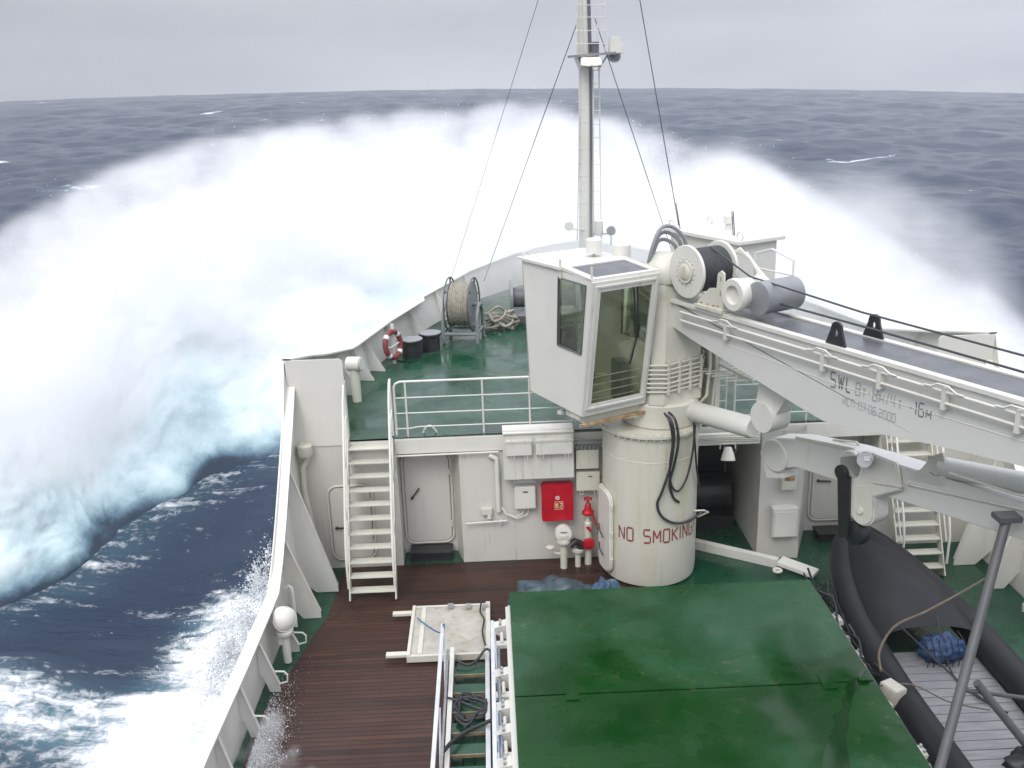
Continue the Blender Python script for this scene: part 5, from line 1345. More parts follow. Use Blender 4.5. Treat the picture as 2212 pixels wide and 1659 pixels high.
# red fire box ------------------------------------------------------------------
fbx, hw, hh = box_on_wall("fire_hose_box", "bright red fire hose box on the white bulkhead", "fire box", 0.88, 1.51, 0.97, 1.75, 0.24, RED, bevel=0.03)
MB().prism([(x - hw, -0.262, z - hh) for x, z in rounded(2 * hw, 2 * hh, 0.04)], (0, 0.02, 0)).build("lid", RED, fbx, bevel=0.008)
tx = lettering("18", 0.065, lambda x, y, l: Vector((-0.045 + x, -0.262 - l, 0.09 + y)), stroke=0.2); tx.build("number", LETTER_WHITE, fbx, smooth=False)
em = MB()
for (x0, x1, z0, z1) in ((-0.06, 0.11, -0.13, -0.12), (-0.06, 0.11, 0.03, 0.04), (-0.06, -0.05, -0.12, 0.03), (0.10, 0.11, -0.12, 0.03)): em.box(x0, x1, -0.267, -0.2625, z0, z1)
for (x0, x1, z0, z1) in ((-0.04, -0.02, -0.09, 0.0), (-0.02, 0.01, -0.03, 0.0), (-0.01, 0.01, -0.06, -0.03), (-0.02, 0.03, -0.09, -0.075), (0.04, 0.09, -0.01, 0.01), (0.07, 0.09, -0.06, -0.01), (0.04, 0.07, -0.075, -0.055), (0.05, 0.09, -0.105, -0.095)): em.box(x0, x1, -0.267, -0.2625, z0, z1)
em.build("hose_emblem", GOLD, fbx)

# red valve standpipe ---------------------------------------------------------------
hy_ = empty("fire_hydrant", (1.80, 17.75, 0), 0, "red valve with hand wheel on a white standpipe, beside the crane pedestal door", "hydrant")
MB().lathe([(0.075, 0), (0.075, 0.92), (0.06, 0.94)], n=20).build("standpipe", CREAM, hy_)
MB().cyl((0, 0, 0.9), (0, 0, 1.12), 0.045, 16).build("neck", CREAM, hy_)
MB().lathe([(0.04, 1.08), (0.12, 1.11), (0.125, 1.16), (0.08, 1.20), (0.06, 1.30), (0.045, 1.34), (0.02, 1.36), (0.02, 1.44)], n=24).build("valve_body", RED, hy_)
hwm = MB().torus((0, 0, 1.44), 0.075, 0.014, n=28, m=8); hwm.bar((-0.07, 0, 1.44), (0.07, 0, 1.44), 0.015, 0.012); hwm.bar((0, -0.07, 1.44), (0, 0.07, 1.44), 0.015, 0.012); hwm.build("hand_wheel", RED, hy_)
MB().lathe([(0.10, -0.02), (0.125, -0.015), (0.125, 0.02), (0.11, 0.03)], (0.0, -0.11, 0.50), (0, -1, 0), 28).build("red_cap", RED, hy_)
MB().bar((0.06, -0.08, 1.18), (0.17, -0.10, 0.88), 0.035, 0.03).build("lever", RED, hy_)
MB().prism([(-0.06, -0.085, 0.86), (0.01, -0.09, 0.88), (0.06, -0.085, 0.80), (0.055, -0.085, 0.72), (0.0, -0.09, 0.80)], (0, -0.02, 0)).build("red_flap", RED, hy_)
ch_ = MB().tube([(0.17, -0.11, 0.86), (0.20, -0.12, 0.80), (0.18, -0.12, 0.74), (0.22, -0.12, 0.70)], 0.014, 6); ch_.build("chain", DARK, hy_)

def mushroom(loc, label, r=0.16, h=0.62, group="deck vent heads"):
    e = empty("vent_head", loc, 0, label, "vent", group)
    MB().lathe([(r * 0.42, 0), (r * 0.42, h * 0.72), (r * 0.5, h * 0.74)], n=18).build("pipe", CREAM, e)
    MB().lathe([(r * 0.8, h * 0.72), (r * 0.85, h * 0.75), (r * 0.8, h * 0.80), (r * 0.5, h * 0.82)], n=24).build("flange", CREAM, e)
    hd = MB().lathe([(r * 0.55, 0), (r * 0.98, 0.02), (r, 0.05), (r, 0.16), (r * 0.94, 0.19), (r * 0.3, 0.2)], (0, 0.10, h * 0.98), (0, -1, 0.12), 28); hdo = hd.build("head", WHITE_CLEAN, e)
    MB().box(-r * 0.5, r * 0.5, -0.13, -0.06, h * 0.90, h * 1.0).build("flap", WHITE_CLEAN, e, bevel=0.01)
    MB().box(-r * 0.4, r * 0.4, -0.135, -0.125, h * 1.08, h * 1.095).build("slot", DARK, e)
    bl_ = MB()
    for k in range(5): bl_.cyl((r * 0.62 * math.cos(k), r * 0.62 * math.sin(k), h * 0.78), (r * 0.62 * math.cos(k), r * 0.62 * math.sin(k), h * 0.86), 0.012, 6)
    bl_.build("bolts", CREAM, e)
    return e
vh = mushroom((1.29, 17.62, 0), "white round vent head on a pipe below the red fire box", 0.17, 0.78)
MB().tube([(0, 0, 0.30), (-0.16, 0.02, 0.32), (-0.2, 0.02, 0.36)], 0.025, 8).build("branch_pipe", CREAM, vh); MB().lathe([(0.08, 0), (0.09, 0.02), (0.09, 0.05), (0.05, 0.07)], (-0.27, 0.02, 0.42), n=18).build("branch_cap", CREAM, vh)
bv = empty("hose_coupling", (1.58, 17.66, 0), 0, "short cream pipe with black rubber cap, between white vent head and red hydrant", "pipe")
MB().lathe([(0.06, 0), (0.06, 0.32), (0.12, 0.34), (0.125, 0.40), (0.06, 0.41)], n=20).build("pipe", CREAM, bv)
b2 = MB().tube([(0.06, 0, 0.40), (0.03, -0.02, 0.52), (-0.06, -0.05, 0.58), (-0.17, -0.08, 0.50)], 0.085, 14, r1=0.07); b2.build("rubber_cap", RUBBER, bv)

# vent and pipe on the port bulwark --------------------------------------------------------
pv = empty("vent_head", (-3.72, 14.62, 0), 0.4, "white round vent head on a thick pipe by the port bulwark", "vent", "deck vent heads")
MB().lathe([(0.07, 0.05), (0.07, 0.62)], n=18).build("pipe", WHITE_CLEAN, pv); MB().lathe([(0.14, 0.60), (0.15, 0.62), (0.15, 0.67), (0.1, 0.69)], n=24).build("flange", WHITE_CLEAN, pv)
MB().lathe([(0.08, -0.14), (0.17, -0.13), (0.20, -0.06), (0.205, 0.02), (0.19, 0.10), (0.12, 0.16), (0.02, 0.18)], (0, 0.02, 0.88), (0.25, -0.9, 0.3), 30).build("head", WHITE_CLEAN, pv)
MB().torus((0.02, -0.06, 0.90), 0.203, 0.012, (0.25, -0.9, 0.3), 30, 6).build("head_band", WHITE, pv)
MB().box(-0.13, -0.05, -0.05, 0.1, 0.42, 0.58).build("side_lug", WHITE, pv, bevel=0.01)
gp = empty("gooseneck_pipe", (-3.80, 15.80, 0), 0.3, "thin white pipe with bent top, standing against the port bulwark", "pipe")
MB().tube([(0.0, -0.02, 0.02), (0, 0, 0.72), (-0.01, 0.02, 0.80), (-0.05, 0.04, 0.84), (-0.10, 0.04, 0.80)], 0.035, 10).build("pipe", WHITE_CLEAN, gp)

# ================================================================== gangway lying between the planks and the hatch
gw = empty("gangway", (-0.6, 12.5, 0), 0, "aluminium gangway lying on deck beside the hatch, with square chequered end platform", "gangway")
o = Vector((-0.6, 12.5, 0))
def B_(x0, x1, y0, y1, z0, z1): return (x0 - o.x, x1 - o.x, y0 - o.y, y1 - o.y, z0, z1)
pf = MB().box(*B_(-1.60, -0.22, 14.50, 16.02, 0.11, 0.15)); pfo = pf.build("end_platform", TAN, gw, bevel=0.004)
fr_ = MB().box(*B_(-1.66, -1.601, 14.44, 16.08, 0.05, 0.18)); fr_.box(*B_(-1.48, -1.40, 14.50, 16.02, 0.151, 0.168)); fr_.box(*B_(-0.30, -0.219, 14.44, 16.08, 0.05, 0.20)); fr_.box(*B_(-1.66, -0.22, 16.03, 16.09, 0.04, 0.16)); fr_.box(*B_(-1.66, -0.22, 14.43, 14.49, 0.04, 0.16))
fr_.box(*B_(-2.02, -1.66, 14.50, 14.62, 0.10, 0.15)); fr_.box(*B_(-2.02, -1.66, 15.84, 15.95, 0.10, 0.15)); fr_.build("platform_frame", CREAM, pfo, bevel=0.004)
lg = MB()
for (x, y) in ((-0.62, 15.95), (-0.30, 15.9), (-0.95, 15.98)): lg.box(*B_(x - 0.05, x + 0.05, y - 0.06, y + 0.02, 0.17, 0.24))
lg.build("hinge_lugs", STEEL, pfo)
for x in (-0.86, -0.27):
    MB().box(*B_(x - 0.04, x + 0.03, 4, 14.42, 0.12, 0.32)).build("stringer", WHITE_CLEAN if x < -0.5 else ALU, gw, bevel=0.005)
for k in range(16):
    y = 13.82 - 0.49 * k
    tr = MB().box(*B_(-0.825, -0.315, y - 0.10, y + 0.14, 0.20, 0.235)); to = tr.build("tread", GREEN_DECK, gw)
    MB().box(*B_(-0.825, -0.315, y - 0.125, y - 0.101, 0.20, 0.25)).build("tread_edge", BRONZE, to)
bp2 = MB()
for k in range(3): bp2.box(*B_(-0.80 + 0.165 * k, -0.66 + 0.165 * k, 4, 14.3, 0.05, 0.075))
bp2.build("back_plates", GREEN_DECK, gw)
for x, top in ((-1.0, 0.86), (-0.17, 0.88)):
    hr = MB().box(*B_(x - 0.03, x + 0.03, 4.0, 14.30, top - 0.05, top)); h_ = hr.build("handrail", ALU, gw, bevel=0.006)
    ps = MB()
    for y in (5.2, 7.2, 9.2, 11.2, 13.1): ps.bar(Vector((x + 0.06, y, 0.3)) - o, Vector((x + 0.035, y + 0.9, top - 0.06)) - o, 0.03, 0.03)
    ps.tube([Vector((x + 0.09, 13.9, 0.60)) - o, Vector((x + 0.09, 5, 0.60)) - o], 0.022, 8); ps.build("rail_struts", STEEL, h_)

def rope(name, pts, r, m, label, cat="rope", group=None, n=60):
    P_ = interp(pts, np.linspace(0, 1, n)); o_ = Vector(P_[0]); x = MB().tube([Vector(p) - o_ for p in P_], r, 8).build(name, m); x.location = o_
    return tag(x, label, cat, group)
rope("blue_line", [(-1.55, 15.6, 0.2), (-1.3, 15.2, 0.24), (-1.08, 14.6, 0.5), (-1.0, 14.25, 0.84), (-0.97, 14.2, 0.88), (-1.0, 14.0, 0.70)], 0.012, BLUEROPE, "thin blue line tied to the gangway's left handrail end")
rope("blue_line", [(-0.2, 14.1, 0.70), (-0.1, 13.6, 0.60), (-0.11, 12.6, 0.55), (-0.1, 11.6, 0.62), (-0.1, 10.5, 0.5), (-0.12, 9.5, 0.6)], 0.012, BLUEROPE, "thin blue line running along the gangway's right handrail")
rope("dark_rope", [(-0.80, 14.0, 0.34), (-0.6, 13.9, 0.30), (-0.45, 14.0, 0.32), (-0.3, 14.15, 0.42), (-0.2, 14.1, 0.4)], 0.022, CABLE, "dark rope slung across the gangway's first green treads")
coil = []
for k in range(46):
    a = k * 0.55; r_ = 0.20 + 0.05 * math.sin(k * 1.7); coil.append((-0.55 + r_ * math.cos(a) * 1.05, 12.72 + r_ * 1.5 * math.sin(a) + 0.06 * math.sin(k * 0.9), 0.29 + 0.05 * abs(math.sin(k * 0.37))))
coil = [(-0.93, 12.9, 0.4), (-0.8, 12.95, 0.33)] + coil + [(-0.3, 12.9, 0.34)]
rope("coiled_rope", coil, 0.018, CABLE, "tangled coil of black rope lying on the gangway treads", n=500)
rope("dark_rope", [(-0.95, 11.5, 0.45), (-0.8, 11.9, 0.36), (-0.62, 12.15, 0.32), (-0.42, 12.3, 0.31), (-0.22, 12.3, 0.4)], 0.03, CABLE, "thick dark rope crossing the gangway below the tangled coil")
rope("dark_rope", [(-0.36, 16.0, 0.3), (-0.40, 15.7, 0.22), (-0.33, 15.4, 0.23), (-0.36, 15.0, 0.22), (-0.3, 14.5, 0.24)], 0.016, CABLE, "dark rope hanging along the right edge of the gangway platform")

# ================================================================== forecastle gear
z0 = fc_deck(25)
rr_ = empty("rope_reel", (-0.72, 24.9, z0), R(-12), "large mooring rope reel with two ring rims on a grey tube stand", "rope reel")
RC = Vector((0, 0, 0.98))
for x in (-0.34, 0.30):
    MB().torus(RC + Vector((x, 0, 0)), 0.70, 0.022, (1, 0, 0), 48, 8).build("rim", GREYDK, rr_)
    MB().lathe([(0.60, -0.012), (0.60, 0.012)], RC + Vector((x * 0.88, 0, 0)), (1, 0, 0), 48).build("flange", GREY, rr_)
    sp2 = MB()
    for k in range(6):
        a = math.pi / 3 * k + 0.3; sp2.bar(RC + Vector((x, 0.55 * math.cos(a), 0.55 * math.sin(a))), RC + Vector((x, 0.70 * math.cos(a), 0.70 * math.sin(a))), 0.05, 0.012)
    sp2.build("spokes", GREYDK, rr_)
rpm = MB()
for L_ in range(2):
    for k in range(11): rpm.torus(RC + Vector((-0.27 + 0.051 * k + 0.02 * L_, 0, 0)), 0.50 + 0.045 * L_ - 0.01 * ((k * 7) % 3), 0.030, (1, 0, 0), 40, 8)
rpm.build("wound_rope", ROPE, rr_)
sd = MB()
for x in (-0.46, 0.44):
    sd.tube([(x, -0.36, 0.0), (x, -0.36, 0.55), (x, -0.30, 0.80), (x, -0.12, 0.98), (x, 0.12, 0.98), (x, 0.30, 0.80), (x, 0.36, 0.55), (x, 0.36, 0.0)], 0.045, 10)
    sd.tube([(x, -0.36, 0.30), (x, 0.36, 0.30)], 0.04, 10)
sd.tube([(-0.46, -0.36, 0.26), (0.44, -0.36, 0.26)], 0.04, 10); sd.tube([(-0.46, 0.36, 0.26), (0.44, 0.36, 0.26)], 0.04, 10); sd.tube([(-0.5, 0, 0.98), (0.48, 0, 0.98)], 0.05, 12)
sd.build("stand", GREY, rr_)
rc = []
for k in range(70):
    a = k * 0.5; r_ = 0.36 + 0.13 * math.sin(k * 1.3) + 0.08 * math.sin(k * 0.37); rc.append((0.28 + r_ * math.cos(a) * 1.0, 25.9 + r_ * math.sin(a) * 0.9, z0 + 0.05 + 0.007 * k * (1.3 - r_) + 0.05 * math.sin(k * 2.1)))
rope("rope_pile", rc, 0.036, ROPE, "heaped pale mooring rope beside the rope reel", n=520)
bt_ = empty("double_bollard", (-1.78, 23.75, z0 - 0.02), R(52), "pair of low black mooring bollards with flat grey tops on the forecastle", "bollard")
MB().box(-0.75, 0.75, -0.28, 0.28, 0.0, 0.03).build("base_plate", GREEN_DECK, bt_)
for x in (-0.36, 0.36):
    b = MB().lathe([(0.24, 0.03), (0.24, 0.42), (0.29, 0.44), (0.30, 0.47), (0.29, 0.49), (0.05, 0.495)], (x, 0, 0), n=36).build("post", DARK, bt_)
    MB().lathe([(0.285, 0.492), (0.28, 0.50), (0.02, 0.503)], (x, 0, 0), n=36).build("post_top", GREY, b)
lb = empty("lifebuoy", (-2.40, 22.9, 3.38), 0, "faded red lifebuoy with white bands hanging by the port forecastle bulwark", "lifebuoy")
ax_ = Vector((0.86, -0.48, 0.12))
MB().torus((0, 0, 0), 0.315, 0.066, ax_, 48, 14).build("ring", ORANGE, lb)
u_, w_ = frame(ax_)
for k in range(4):
    a = R(45 + 90 * k)
    MB().torus((0, 0, 0), 0.315, 0.0695, ax_, 5, 14, a0=a - 0.14, a1=a + 0.14).build("white_band", LETTER_WHITE, lb)
MB().tube([u_ * 0.36, u_ * 0.1 + Vector((0, 0, -0.05)), -u_ * 0.33], 0.018, 6).build("hanging_strap", LETTER_WHITE, lb)
MB().box(-0.04, 0.04, 0.05, 0.09, -0.5, 0.5).build("rack", WHITE, lb)
vv_ = empty("bulwark_vent", (-3.0, 20.35, fc_deck(20.3)), 0, "white vent with drum head standing at the port corner of the forecastle", "vent")
MB().cyl((0, 0, 0), (0, 0, 0.75), 0.10, 20).build("pipe", CREAM, vv_); MB().lathe([(0.10, -0.16), (0.155, -0.15), (0.16, 0.0), (0.155, 0.15), (0.10, 0.16)], (0, 0, 0.86), (0.9, -0.3, 0.05), 28).build("head", WHITE_CLEAN, vv_)
MB().lathe([(0.13, 0), (0.14, 0.02)], (0.155, -0.05, 0.87), (0.9, -0.3, 0.05), 24).build("head_rim", WHITE, vv_)
wl_ = empty("anchor_windlass", (1.5, 26.6, fc_deck(26)), 0, "dark grey anchor windlass partly hidden behind the crane cab", "windlass")
MB().box(-0.9, 0.9, -0.4, 0.4, 0, 0.25).build("bed", GREYDK, wl_, bevel=0.02)
MB().cyl((-0.9, 0, 0.7), (0.9, 0, 0.7), 0.28, 32).build("drum", GREYDK, wl_)
for x in (-0.9, -0.3, 0.3, 0.9): MB().cyl((x - 0.04, 0, 0.7), (x + 0.04, 0, 0.7), 0.5, 32).build("flange", GREY, wl_)
MB().box(-0.35, 0.35, -0.75, -0.4, 0.25, 0.9).build("gear_case", GREYDK, wl_, bevel=0.04)
hd_ = empty("deck_hoop", (-1.3, 18.2, 2.79), 0, "small bent white hoop standing on the forecastle deck edge", "hoop")
MB().tube([(-0.14, 0, 0), (-0.10, 0, 0.10), (-0.03, 0, 0.17), (0.03, 0, 0.17), (0.10, 0, 0.10), (0.15, 0, 0)], 0.018, 8).build("hoop", WHITE, hd_)

# ================================================================== starboard side of the main deck
kb = empty("deck_kerb", (5.2, 17.4, 0), 0, "low white kerb bar with end bracket on the green deck right of the crane", "kerb")
o = Vector((5.2, 17.4, 0)); ka, kc, ke = Vector((3.95, 18.3, 0.1)) - o, Vector((5.55, 17.25, 0.1)) - o, Vector((6.15, 16.75, 0.1)) - o
MB().bar(ka, kc, 0.14, 0.2).build("bar", WHITE, kb, bevel=0.01); MB().bar(kc + Vector((0.02, -0.02, 0.06)), ke, 0.30, 0.09).build("end_bracket", WHITE_CLEAN, kb, bevel=0.01)
MB().torus(Vector((5.45, 16.95, 0.10)) - o, 0.07, 0.03, n=20, m=8).build("ring_lug", CREAM, kb)
fb_ = empty("floodlight_beam", (4.55, 17.6, 2.72), 0, "white beam with cables above the dark passage right of the crane", "beam")
MB().box(-0.62, 0.60, -0.06, 0.06, -0.16, 0.06).build("beam", WHITE, fb_, bevel=0.01)
bm2 = MB()
for k in range(3): bm2.tube([(-0.6, -0.075, 0.0 - 0.035 * k), (0.0, -0.08, 0.01 - 0.035 * k), (0.58, -0.075, -0.02 - 0.03 * k)], 0.012, 6)
bm2.build("cables", CREAM, fb_)
fl2 = empty("floodlight", (4.50, 17.42, 2.46), 0, "white round floodlight hanging under the beam right of the crane", "floodlight")
MB().lathe([(0.06, 0.10), (0.08, 0.06), (0.12, -0.06), (0.14, -0.16), (0.13, -0.17), (0.10, -0.06)], (0, 0, 0), (0.05, 0.35, 1), 28).build("housing", WHITE_CLEAN, fl2)
MB().lathe([(0.02, 0), (0.115, 0.004)], (-0.006, -0.045, -0.12), (0.05, 0.35, 1), 24).build("lens", GREY, fl2); MB().tube([(-0.15, 0.05, 0.05), (-0.14, 0.05, 0.16), (0.14, 0.05, 0.16), (0.15, 0.05, 0.05)], 0.014, 6).build("yoke", WHITE, fl2)
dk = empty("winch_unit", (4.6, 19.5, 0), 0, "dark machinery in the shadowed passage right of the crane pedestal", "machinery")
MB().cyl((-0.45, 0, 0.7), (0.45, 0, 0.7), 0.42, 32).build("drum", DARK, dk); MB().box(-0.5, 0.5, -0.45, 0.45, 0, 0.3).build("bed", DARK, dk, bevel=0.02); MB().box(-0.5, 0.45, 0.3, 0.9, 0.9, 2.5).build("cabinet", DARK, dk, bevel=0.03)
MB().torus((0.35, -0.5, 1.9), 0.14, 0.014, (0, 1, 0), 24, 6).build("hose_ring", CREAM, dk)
e, hw, hh = box_on_wall("equipment_box", "white clipped box on the starboard bulkhead, left of the starboard door", "box", 5.46, 5.98, 0.55, 1.18, 0.22, WHITE, y=17.68)
MB().box(-0.05, 0.06, -0.226, -0.221, hh - 0.16, hh - 0.14).build("name_plate", DARK, e); MB().box(-hw + 0.03, hw - 0.03, -0.24, -0.221, -hh + 0.02, hh - 0.06).build("lid", WHITE_CLEAN, e, bevel=0.008)
e, hw, hh = box_on_wall("equipment_box", "small rust streaked box above the white clipped box on the starboard bulkhead", "box", 5.62, 5.92, 1.55, 2.0, 0.16, CREAM, y=17.68)
MB().box(-0.10, 0.10, -0.166, -0.161, -0.02, 0.12).build("label_plate", RUST, e)

# black inflatable boat --------------------------------------------------------------------
bo = empty("inflatable_boat", (6.75, 13.5, 0), 0, "black inflatable boat with grey slatted floor lying on the starboard deck", "boat")
o = Vector((6.75, 13.5, 0))
TL = [(5.98, 4.5, .55), (5.95, 8, .55), (5.92, 10.6, .55), (5.90, 12.5, .56), (5.98, 14.0, .60), (6.18, 15.3, .70), (6.5, 16.3, .84), (6.85, 16.7, .92), (7.2, 16.3, .84), (7.5, 15.4, .72), (7.72, 14.3, .62), (7.80, 12.5, .56), (7.78, 10.6, .55), (7.78, 8, .55), (7.78, 4.5, .55)]
P_ = interp(TL, np.linspace(0, 1, 120))
BOATG = mat("dark_grey_boat_fabric", (0.012, 0.013, 0.015), 0.5, spec=0.25, var=0.2, var_scale=2, bump=0.1, bump_scale=12)
MB().tube([Vector(p) - o for p in P_], 0.25, 24).build("buoyancy_tube", BOATG, bo)
P2_ = [Vector(p) - o + Vector(((-1 if p[0] < 6.85 else 1) * 0.24, 0.05, 0.03)) for p in P_]
MB().tube(P2_, 0.022, 8).build("rubbing_strake", RUBBER, bo)
flr = MB()
for k in range(12):
    flr.box(6.19 + 0.113 * k - o.x, 6.19 + 0.113 * k + 0.106 - o.x, 4.5 - o.y, 13.35 - o.y, 0.42, 0.46)
SLAT = mat("grey_slatted_floor", (0.20, 0.205, 0.21), 0.45, metal=0.2, var=0.18, var_scale=3, stretch=(1, 8, 1), bump=0.2, bump_scale=20)
flr2 = MB()
y = 4.5
while y < 13.3:
    flr2.box(6.17 - o.x, 7.54 - o.x, y - o.y, y + 0.19 - o.y, 0.42, 0.455); y += 0.2
flr2.build("slatted_floor", SLAT, bo, bevel=0.004)
rows = []
for j in range(25):
    t = j / 24; y = 13.45 + 3.0 * t
    L0 = np.interp(y, [13.45, 14, 15.3, 16.3, 16.6], [5.95, 5.98, 6.18, 6.5, 6.75]); R0 = np.interp(y, [13.45, 14.3, 15.4, 16.3, 16.6], [7.75, 7.72, 7.5, 7.2, 6.95])
    zt2 = np.interp(y, [13.45, 15.3, 16.6], [0.66, 0.88, 1.12])
    rows.append([Vector((L0 + (R0 - L0) * s, y, zt2 + 0.42 * math.sin(math.pi * s) ** 0.7 * math.sin(math.pi * min(1, 0.25 + t * 0.75)) + 0.02 * math.sin(9 * s + 7 * t))) - o for s in np.linspace(0, 1, 21)])
MB().grid(rows).build("bow_canopy", BOATG, bo)
bun = blob_mesh("blue_bundle", mat("dark_blue_cloth", (0.015, 0.045, 0.12), 0.6, var=0.3, var_scale=5, bump=0.5, bump_scale=8), 6.98, 13.28, 0.62, 0.36, 0.22, 0.24, 14.0, 0.25, freq=3.0); tag(bun, "blue netted bundle inside the bow of the black inflatable boat", "bundle")
nt = MB()
for k in range(7):
    x = 6.66 + 0.1 * k; nt.tube([(x - 6.98, -0.24, -0.2), (x - 6.98 + 0.02, -0.26 + 0.02 * (k % 2), 0.0), (x - 6.98, -0.12, 0.24), (x - 6.98, 0.1, 0.26)], 0.008, 5)
nt.build("net", RUBBER, bun)
rope("grab_rope", [(5.68, 15.9, 0.7), (5.62, 15.2, 0.66), (5.70, 14.6, 0.80), (5.60, 14.0, 0.62), (5.68, 13.4, 0.78), (5.58, 12.9, 0.6), (5.66, 12.5, 0.75)], 0.022, RUBBER, "knotted black grab rope along the port tube of the inflatable boat")
net = MB()
nr = random.Random(4)
for k in range(46):
    t = nr.random(); y = 12.4 + 3.0 * t; x = 5.62 + 0.1 * t + nr.uniform(-0.09, 0.12); z = 0.62 + nr.uniform(-0.15, 0.15)
    q = Vector((x, y, z)); net.tube([q, q + Vector((nr.uniform(-.12, .12), nr.uniform(-.25, .25), nr.uniform(-.1, .1))), q + Vector((nr.uniform(-.15, .15), nr.uniform(-.5, .5), nr.uniform(-.12, .12)))], 0.016, 6)
tag(net.build("cargo_net", RUBBER), "tangled black netting hanging between green hatch and inflatable boat", "net")
rope("mooring_line", [(5.62, 12.35, 0.92), (5.75, 12.75, 1.0), (6.2, 13.3, 1.06), (6.8, 13.55, 1.15), (7.4, 13.75, 1.32), (7.9, 13.9, 1.5)], 0.020, BROWNROPE, "brown line stretched across the bow of the black inflatable boat")
rope("lashing_line", [(6.35, 13.45, 0.98), (6.7, 12.8, 0.72), (7.05, 12.2, 0.5), (7.3, 11.8, 0.5)], 0.014, RUBBER, "thin black lashing slanting across the boat's slatted floor")
rope("lashing_line", [(6.95, 13.5, 1.1), (6.98, 13.2, 0.7), (6.95, 12.8, 0.5), (7.0, 12.5, 0.48), (7.12, 12.1, 0.5)], 0.014, RUBBER, "thin black lashing hanging down onto the boat's slatted floor")
rope("mooring_line", [(5.5, 12.1, 0.85), (6.0, 12.1, 0.83), (6.5, 11.95, 0.62), (7.0, 11.75, 0.6)], 0.012, BROWNROPE, "pale thin line from the hatch edge across the boat's tube")
# tank box on the hatch corner
kx = empty("corner_chock", (5.62, 12.0, 0.0), R(25), "pale square chock with numbers, at the right edge of the green hatch seam", "chock")
MB().box(-0.02, 0.20, -0.14, 0.18, 0.6, 0.88).build("block", TAN, kx, bevel=0.015); MB().box(0.0, 0.2, -0.2, 0.2, 0.0, 0.6).build("post", GREY, kx)

# grey steel frame standing near the bridge
sf = empty("steel_frame", (6.4, 10.8, 0), 0, "crossed grey steel tubes of a boat davit frame at the lower right", "davit frame")
o = Vector((6.4, 10.8, 0))
DAV = mat("weathered_davit_paint", (0.085, 0.088, 0.092), 0.5, var=0.12, var_scale=3, bump=0.05, bump_scale=10)
A_ = at(2030, 1659, 'y', 10.0) - o; B2 = at(2175, 1120, 'y', 11.6) - o; d_ = (A_ - B2)
MB().tube([A_ + d_ * 0.42, B2], 0.065, 16).build("leg", DAV, sf)
C_ = at(2110, 1475, 'y', 10.7) - o; D_ = at(2230, 1625, 'y', 10.6) - o
MB().tube([C_, D_, D_ + (D_ - C_) * 0.8], 0.055, 16).build("brace", DAV, sf)
MB().tube([at(2080, 1490, 'y', 10.55) - o, at(2235, 1520, 'y', 11.2) - o + Vector((0.6, 0.4, -0.3))], 0.03, 10).build("tie_rod", DAV, sf)
MB().box(B2.x - 0.16, B2.x + 0.16, B2.y - 0.12, B2.y + 0.12, B2.z - 0.02, B2.z + 0.06).build("head_plate", DAV, sf, bevel=0.01)
gb = blob_mesh("dark_bundle", RUBBER, 7.1, 10.35, 0.75, 0.55, 0.35, 0.22, 21.0, 0.25); tag(gb, "dark wet bundle at the foot of the grey davit frame, bottom right corner", "bundle")

# ================================================================== flying water
def droplets(name, centres, sizes, label, seed):
    """many small separate drops: tiny four-sided beads"""
    g = np.random.default_rng(seed); n_ = len(centres)
    tet = np.array([(1, 1, 1), (-1, -1, 1), (-1, 1, -1), (1, -1, -1)]) / 1.73
    q = g.normal(size=(n_, 3, 3)); q, _ = np.linalg.qr(q)
    v = np.einsum('nij,kj->nki', q, tet) * sizes[:, None, None] * g.uniform(0.6, 1.5, (n_, 1, 3)) + centres[:, None, :]
    f = np.array([(0, 1, 2), (0, 3, 1), (0, 2, 3), (1, 3, 2)])
    fa_ = (f[None] + 4 * np.arange(n_)[:, None, None]).reshape(-1, 3)
    ob = np_mesh(name, v.reshape(-1, 3), fa_, DROP, smooth=False)
    return tag(ob, label, "spray", kind='stuff')
DROP = mat("water_drops", (0.86, 0.88, 0.90), 0.3)
g = np.random.default_rng(21)
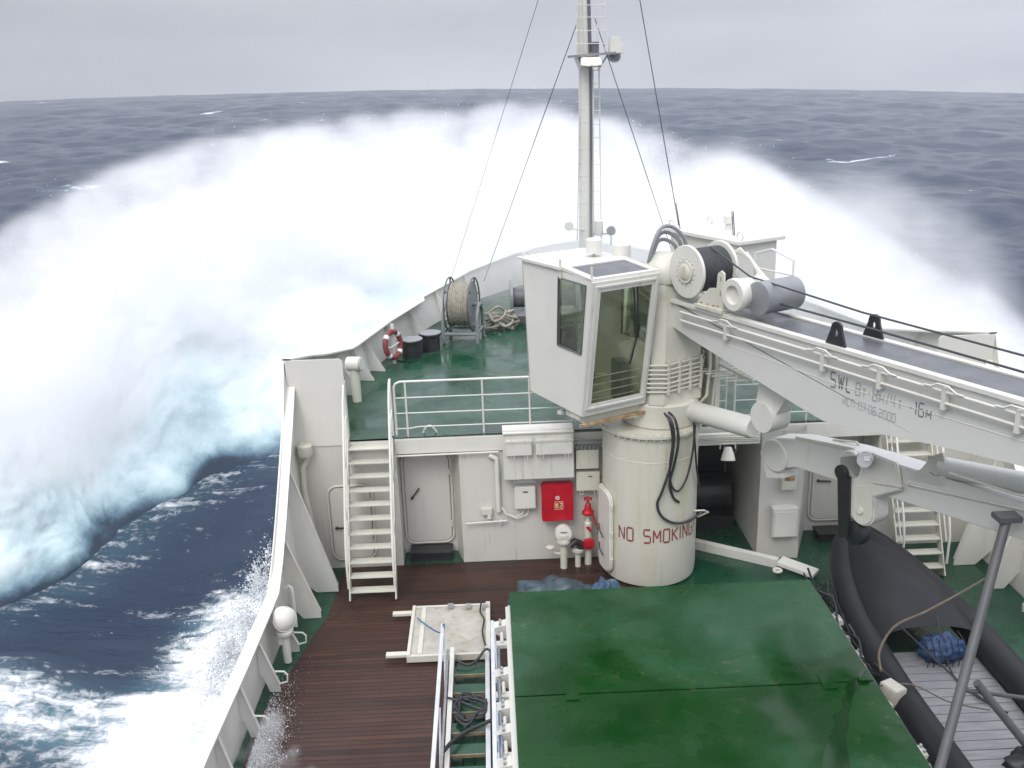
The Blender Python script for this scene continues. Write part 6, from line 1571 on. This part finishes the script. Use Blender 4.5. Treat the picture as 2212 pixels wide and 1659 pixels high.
# splash thrown off the hull on the port side
n_ = 48000
t = g.random(n_); fan = g.normal(0, 1, n_)
y = 23.2 - 5.6 * t + g.normal(0, 0.35, n_)
reach = np.interp(y, [16, 18.5, 20.5, 22.3, 24], [0.9, 1.7, 2.0, 1.0, 0.3])
out_ = np.abs(g.normal(0, 0.55, n_)) * reach
clump = fbm(np.stack([out_ * 1.3, y * 1.3, np.zeros(n_)], 1), 4, 0.65)
x = -4.6 - out_ - 0.3
z = sea_z(x, y) + np.abs(g.normal(0, 0.35, n_)) + np.exp(-((out_ - 0.9) / 0.6) ** 2) * 0.7 * (1 + 0.8 * clump)
keep = clump + 0.75 - out_ / 3.2 > g.random(n_) * 0.9
c_ = np.stack([x, y, z], 1)[keep]
droplets("hull_splash", c_, g.lognormal(-4.25, 0.45, len(c_)), "white splash of flying drops thrown up against the port side of the ship", 31)
# drops flung from the crest
n_ = 16000
s = g.uniform(0.03, 0.98, n_); K3 = interp(CREST, s)
c_ = K3 + np.stack([g.normal(0, 0.7, n_), g.normal(0, 0.7, n_), g.normal(-0.9, 0.65, n_)], 1)
cl_n = fbm(c_ * 0.55, 4, 0.6); c_ = c_[cl_n > g.normal(0.05, 0.25, n_)]
droplets("crest_drops", c_, g.lognormal(-4.3, 0.35, len(c_)), "loose white drops flying off the crest of the bow wave", 32)
# water slopping in over the port bulwark
def puff(name, blobs, label, dens, voxel, band, seed):
    g2 = np.random.default_rng(seed); a_, b_ = [], []; k_ = 0
    for (cx, cy, cz, sx2, sy2, sz2, cnt, r0, r1) in blobs:
        for _ in range(cnt):
            c = np.array([g2.normal(cx, sx2), g2.normal(cy, sy2), cz + abs(g2.normal(0, sz2))]); a_.append(c + iv * g2.uniform(r0, r1)); b_.append(ifc + k_); k_ += len(iv)
    ob = np_mesh(name, np.concatenate(a_), np.concatenate(b_), WHITE_WATER); tag(ob, label, "spray", kind='stuff')
    to_fog(ob, mist_material(name, dens, 2.2, 0.34, 0.66), voxel, band); return ob
puff("deck_spray", [(-3.62, 12.35, 0.06, 0.12, 0.30, 0.16, 40, 0.10, 0.20), (-3.45, 11.2, 0.02, 0.3, 0.5, 0.08, 60, 0.09, 0.17)], "white spray slopping onto the deck inside the port bulwark", 3.2, 0.035, 0.16, 5)
n_ = 14000
y = g.normal(11.8, 0.8, n_); lift = np.abs(g.normal(0, 0.18, n_)); x = -3.85 + np.abs(g.normal(0, 0.20, n_)) + lift * 0.5
droplets("deck_drops", np.stack([x, y, 0.02 + lift], 1), g.lognormal(-5.5, 0.45, n_), "small drops of water splashing on deck inside the port bulwark", 33)
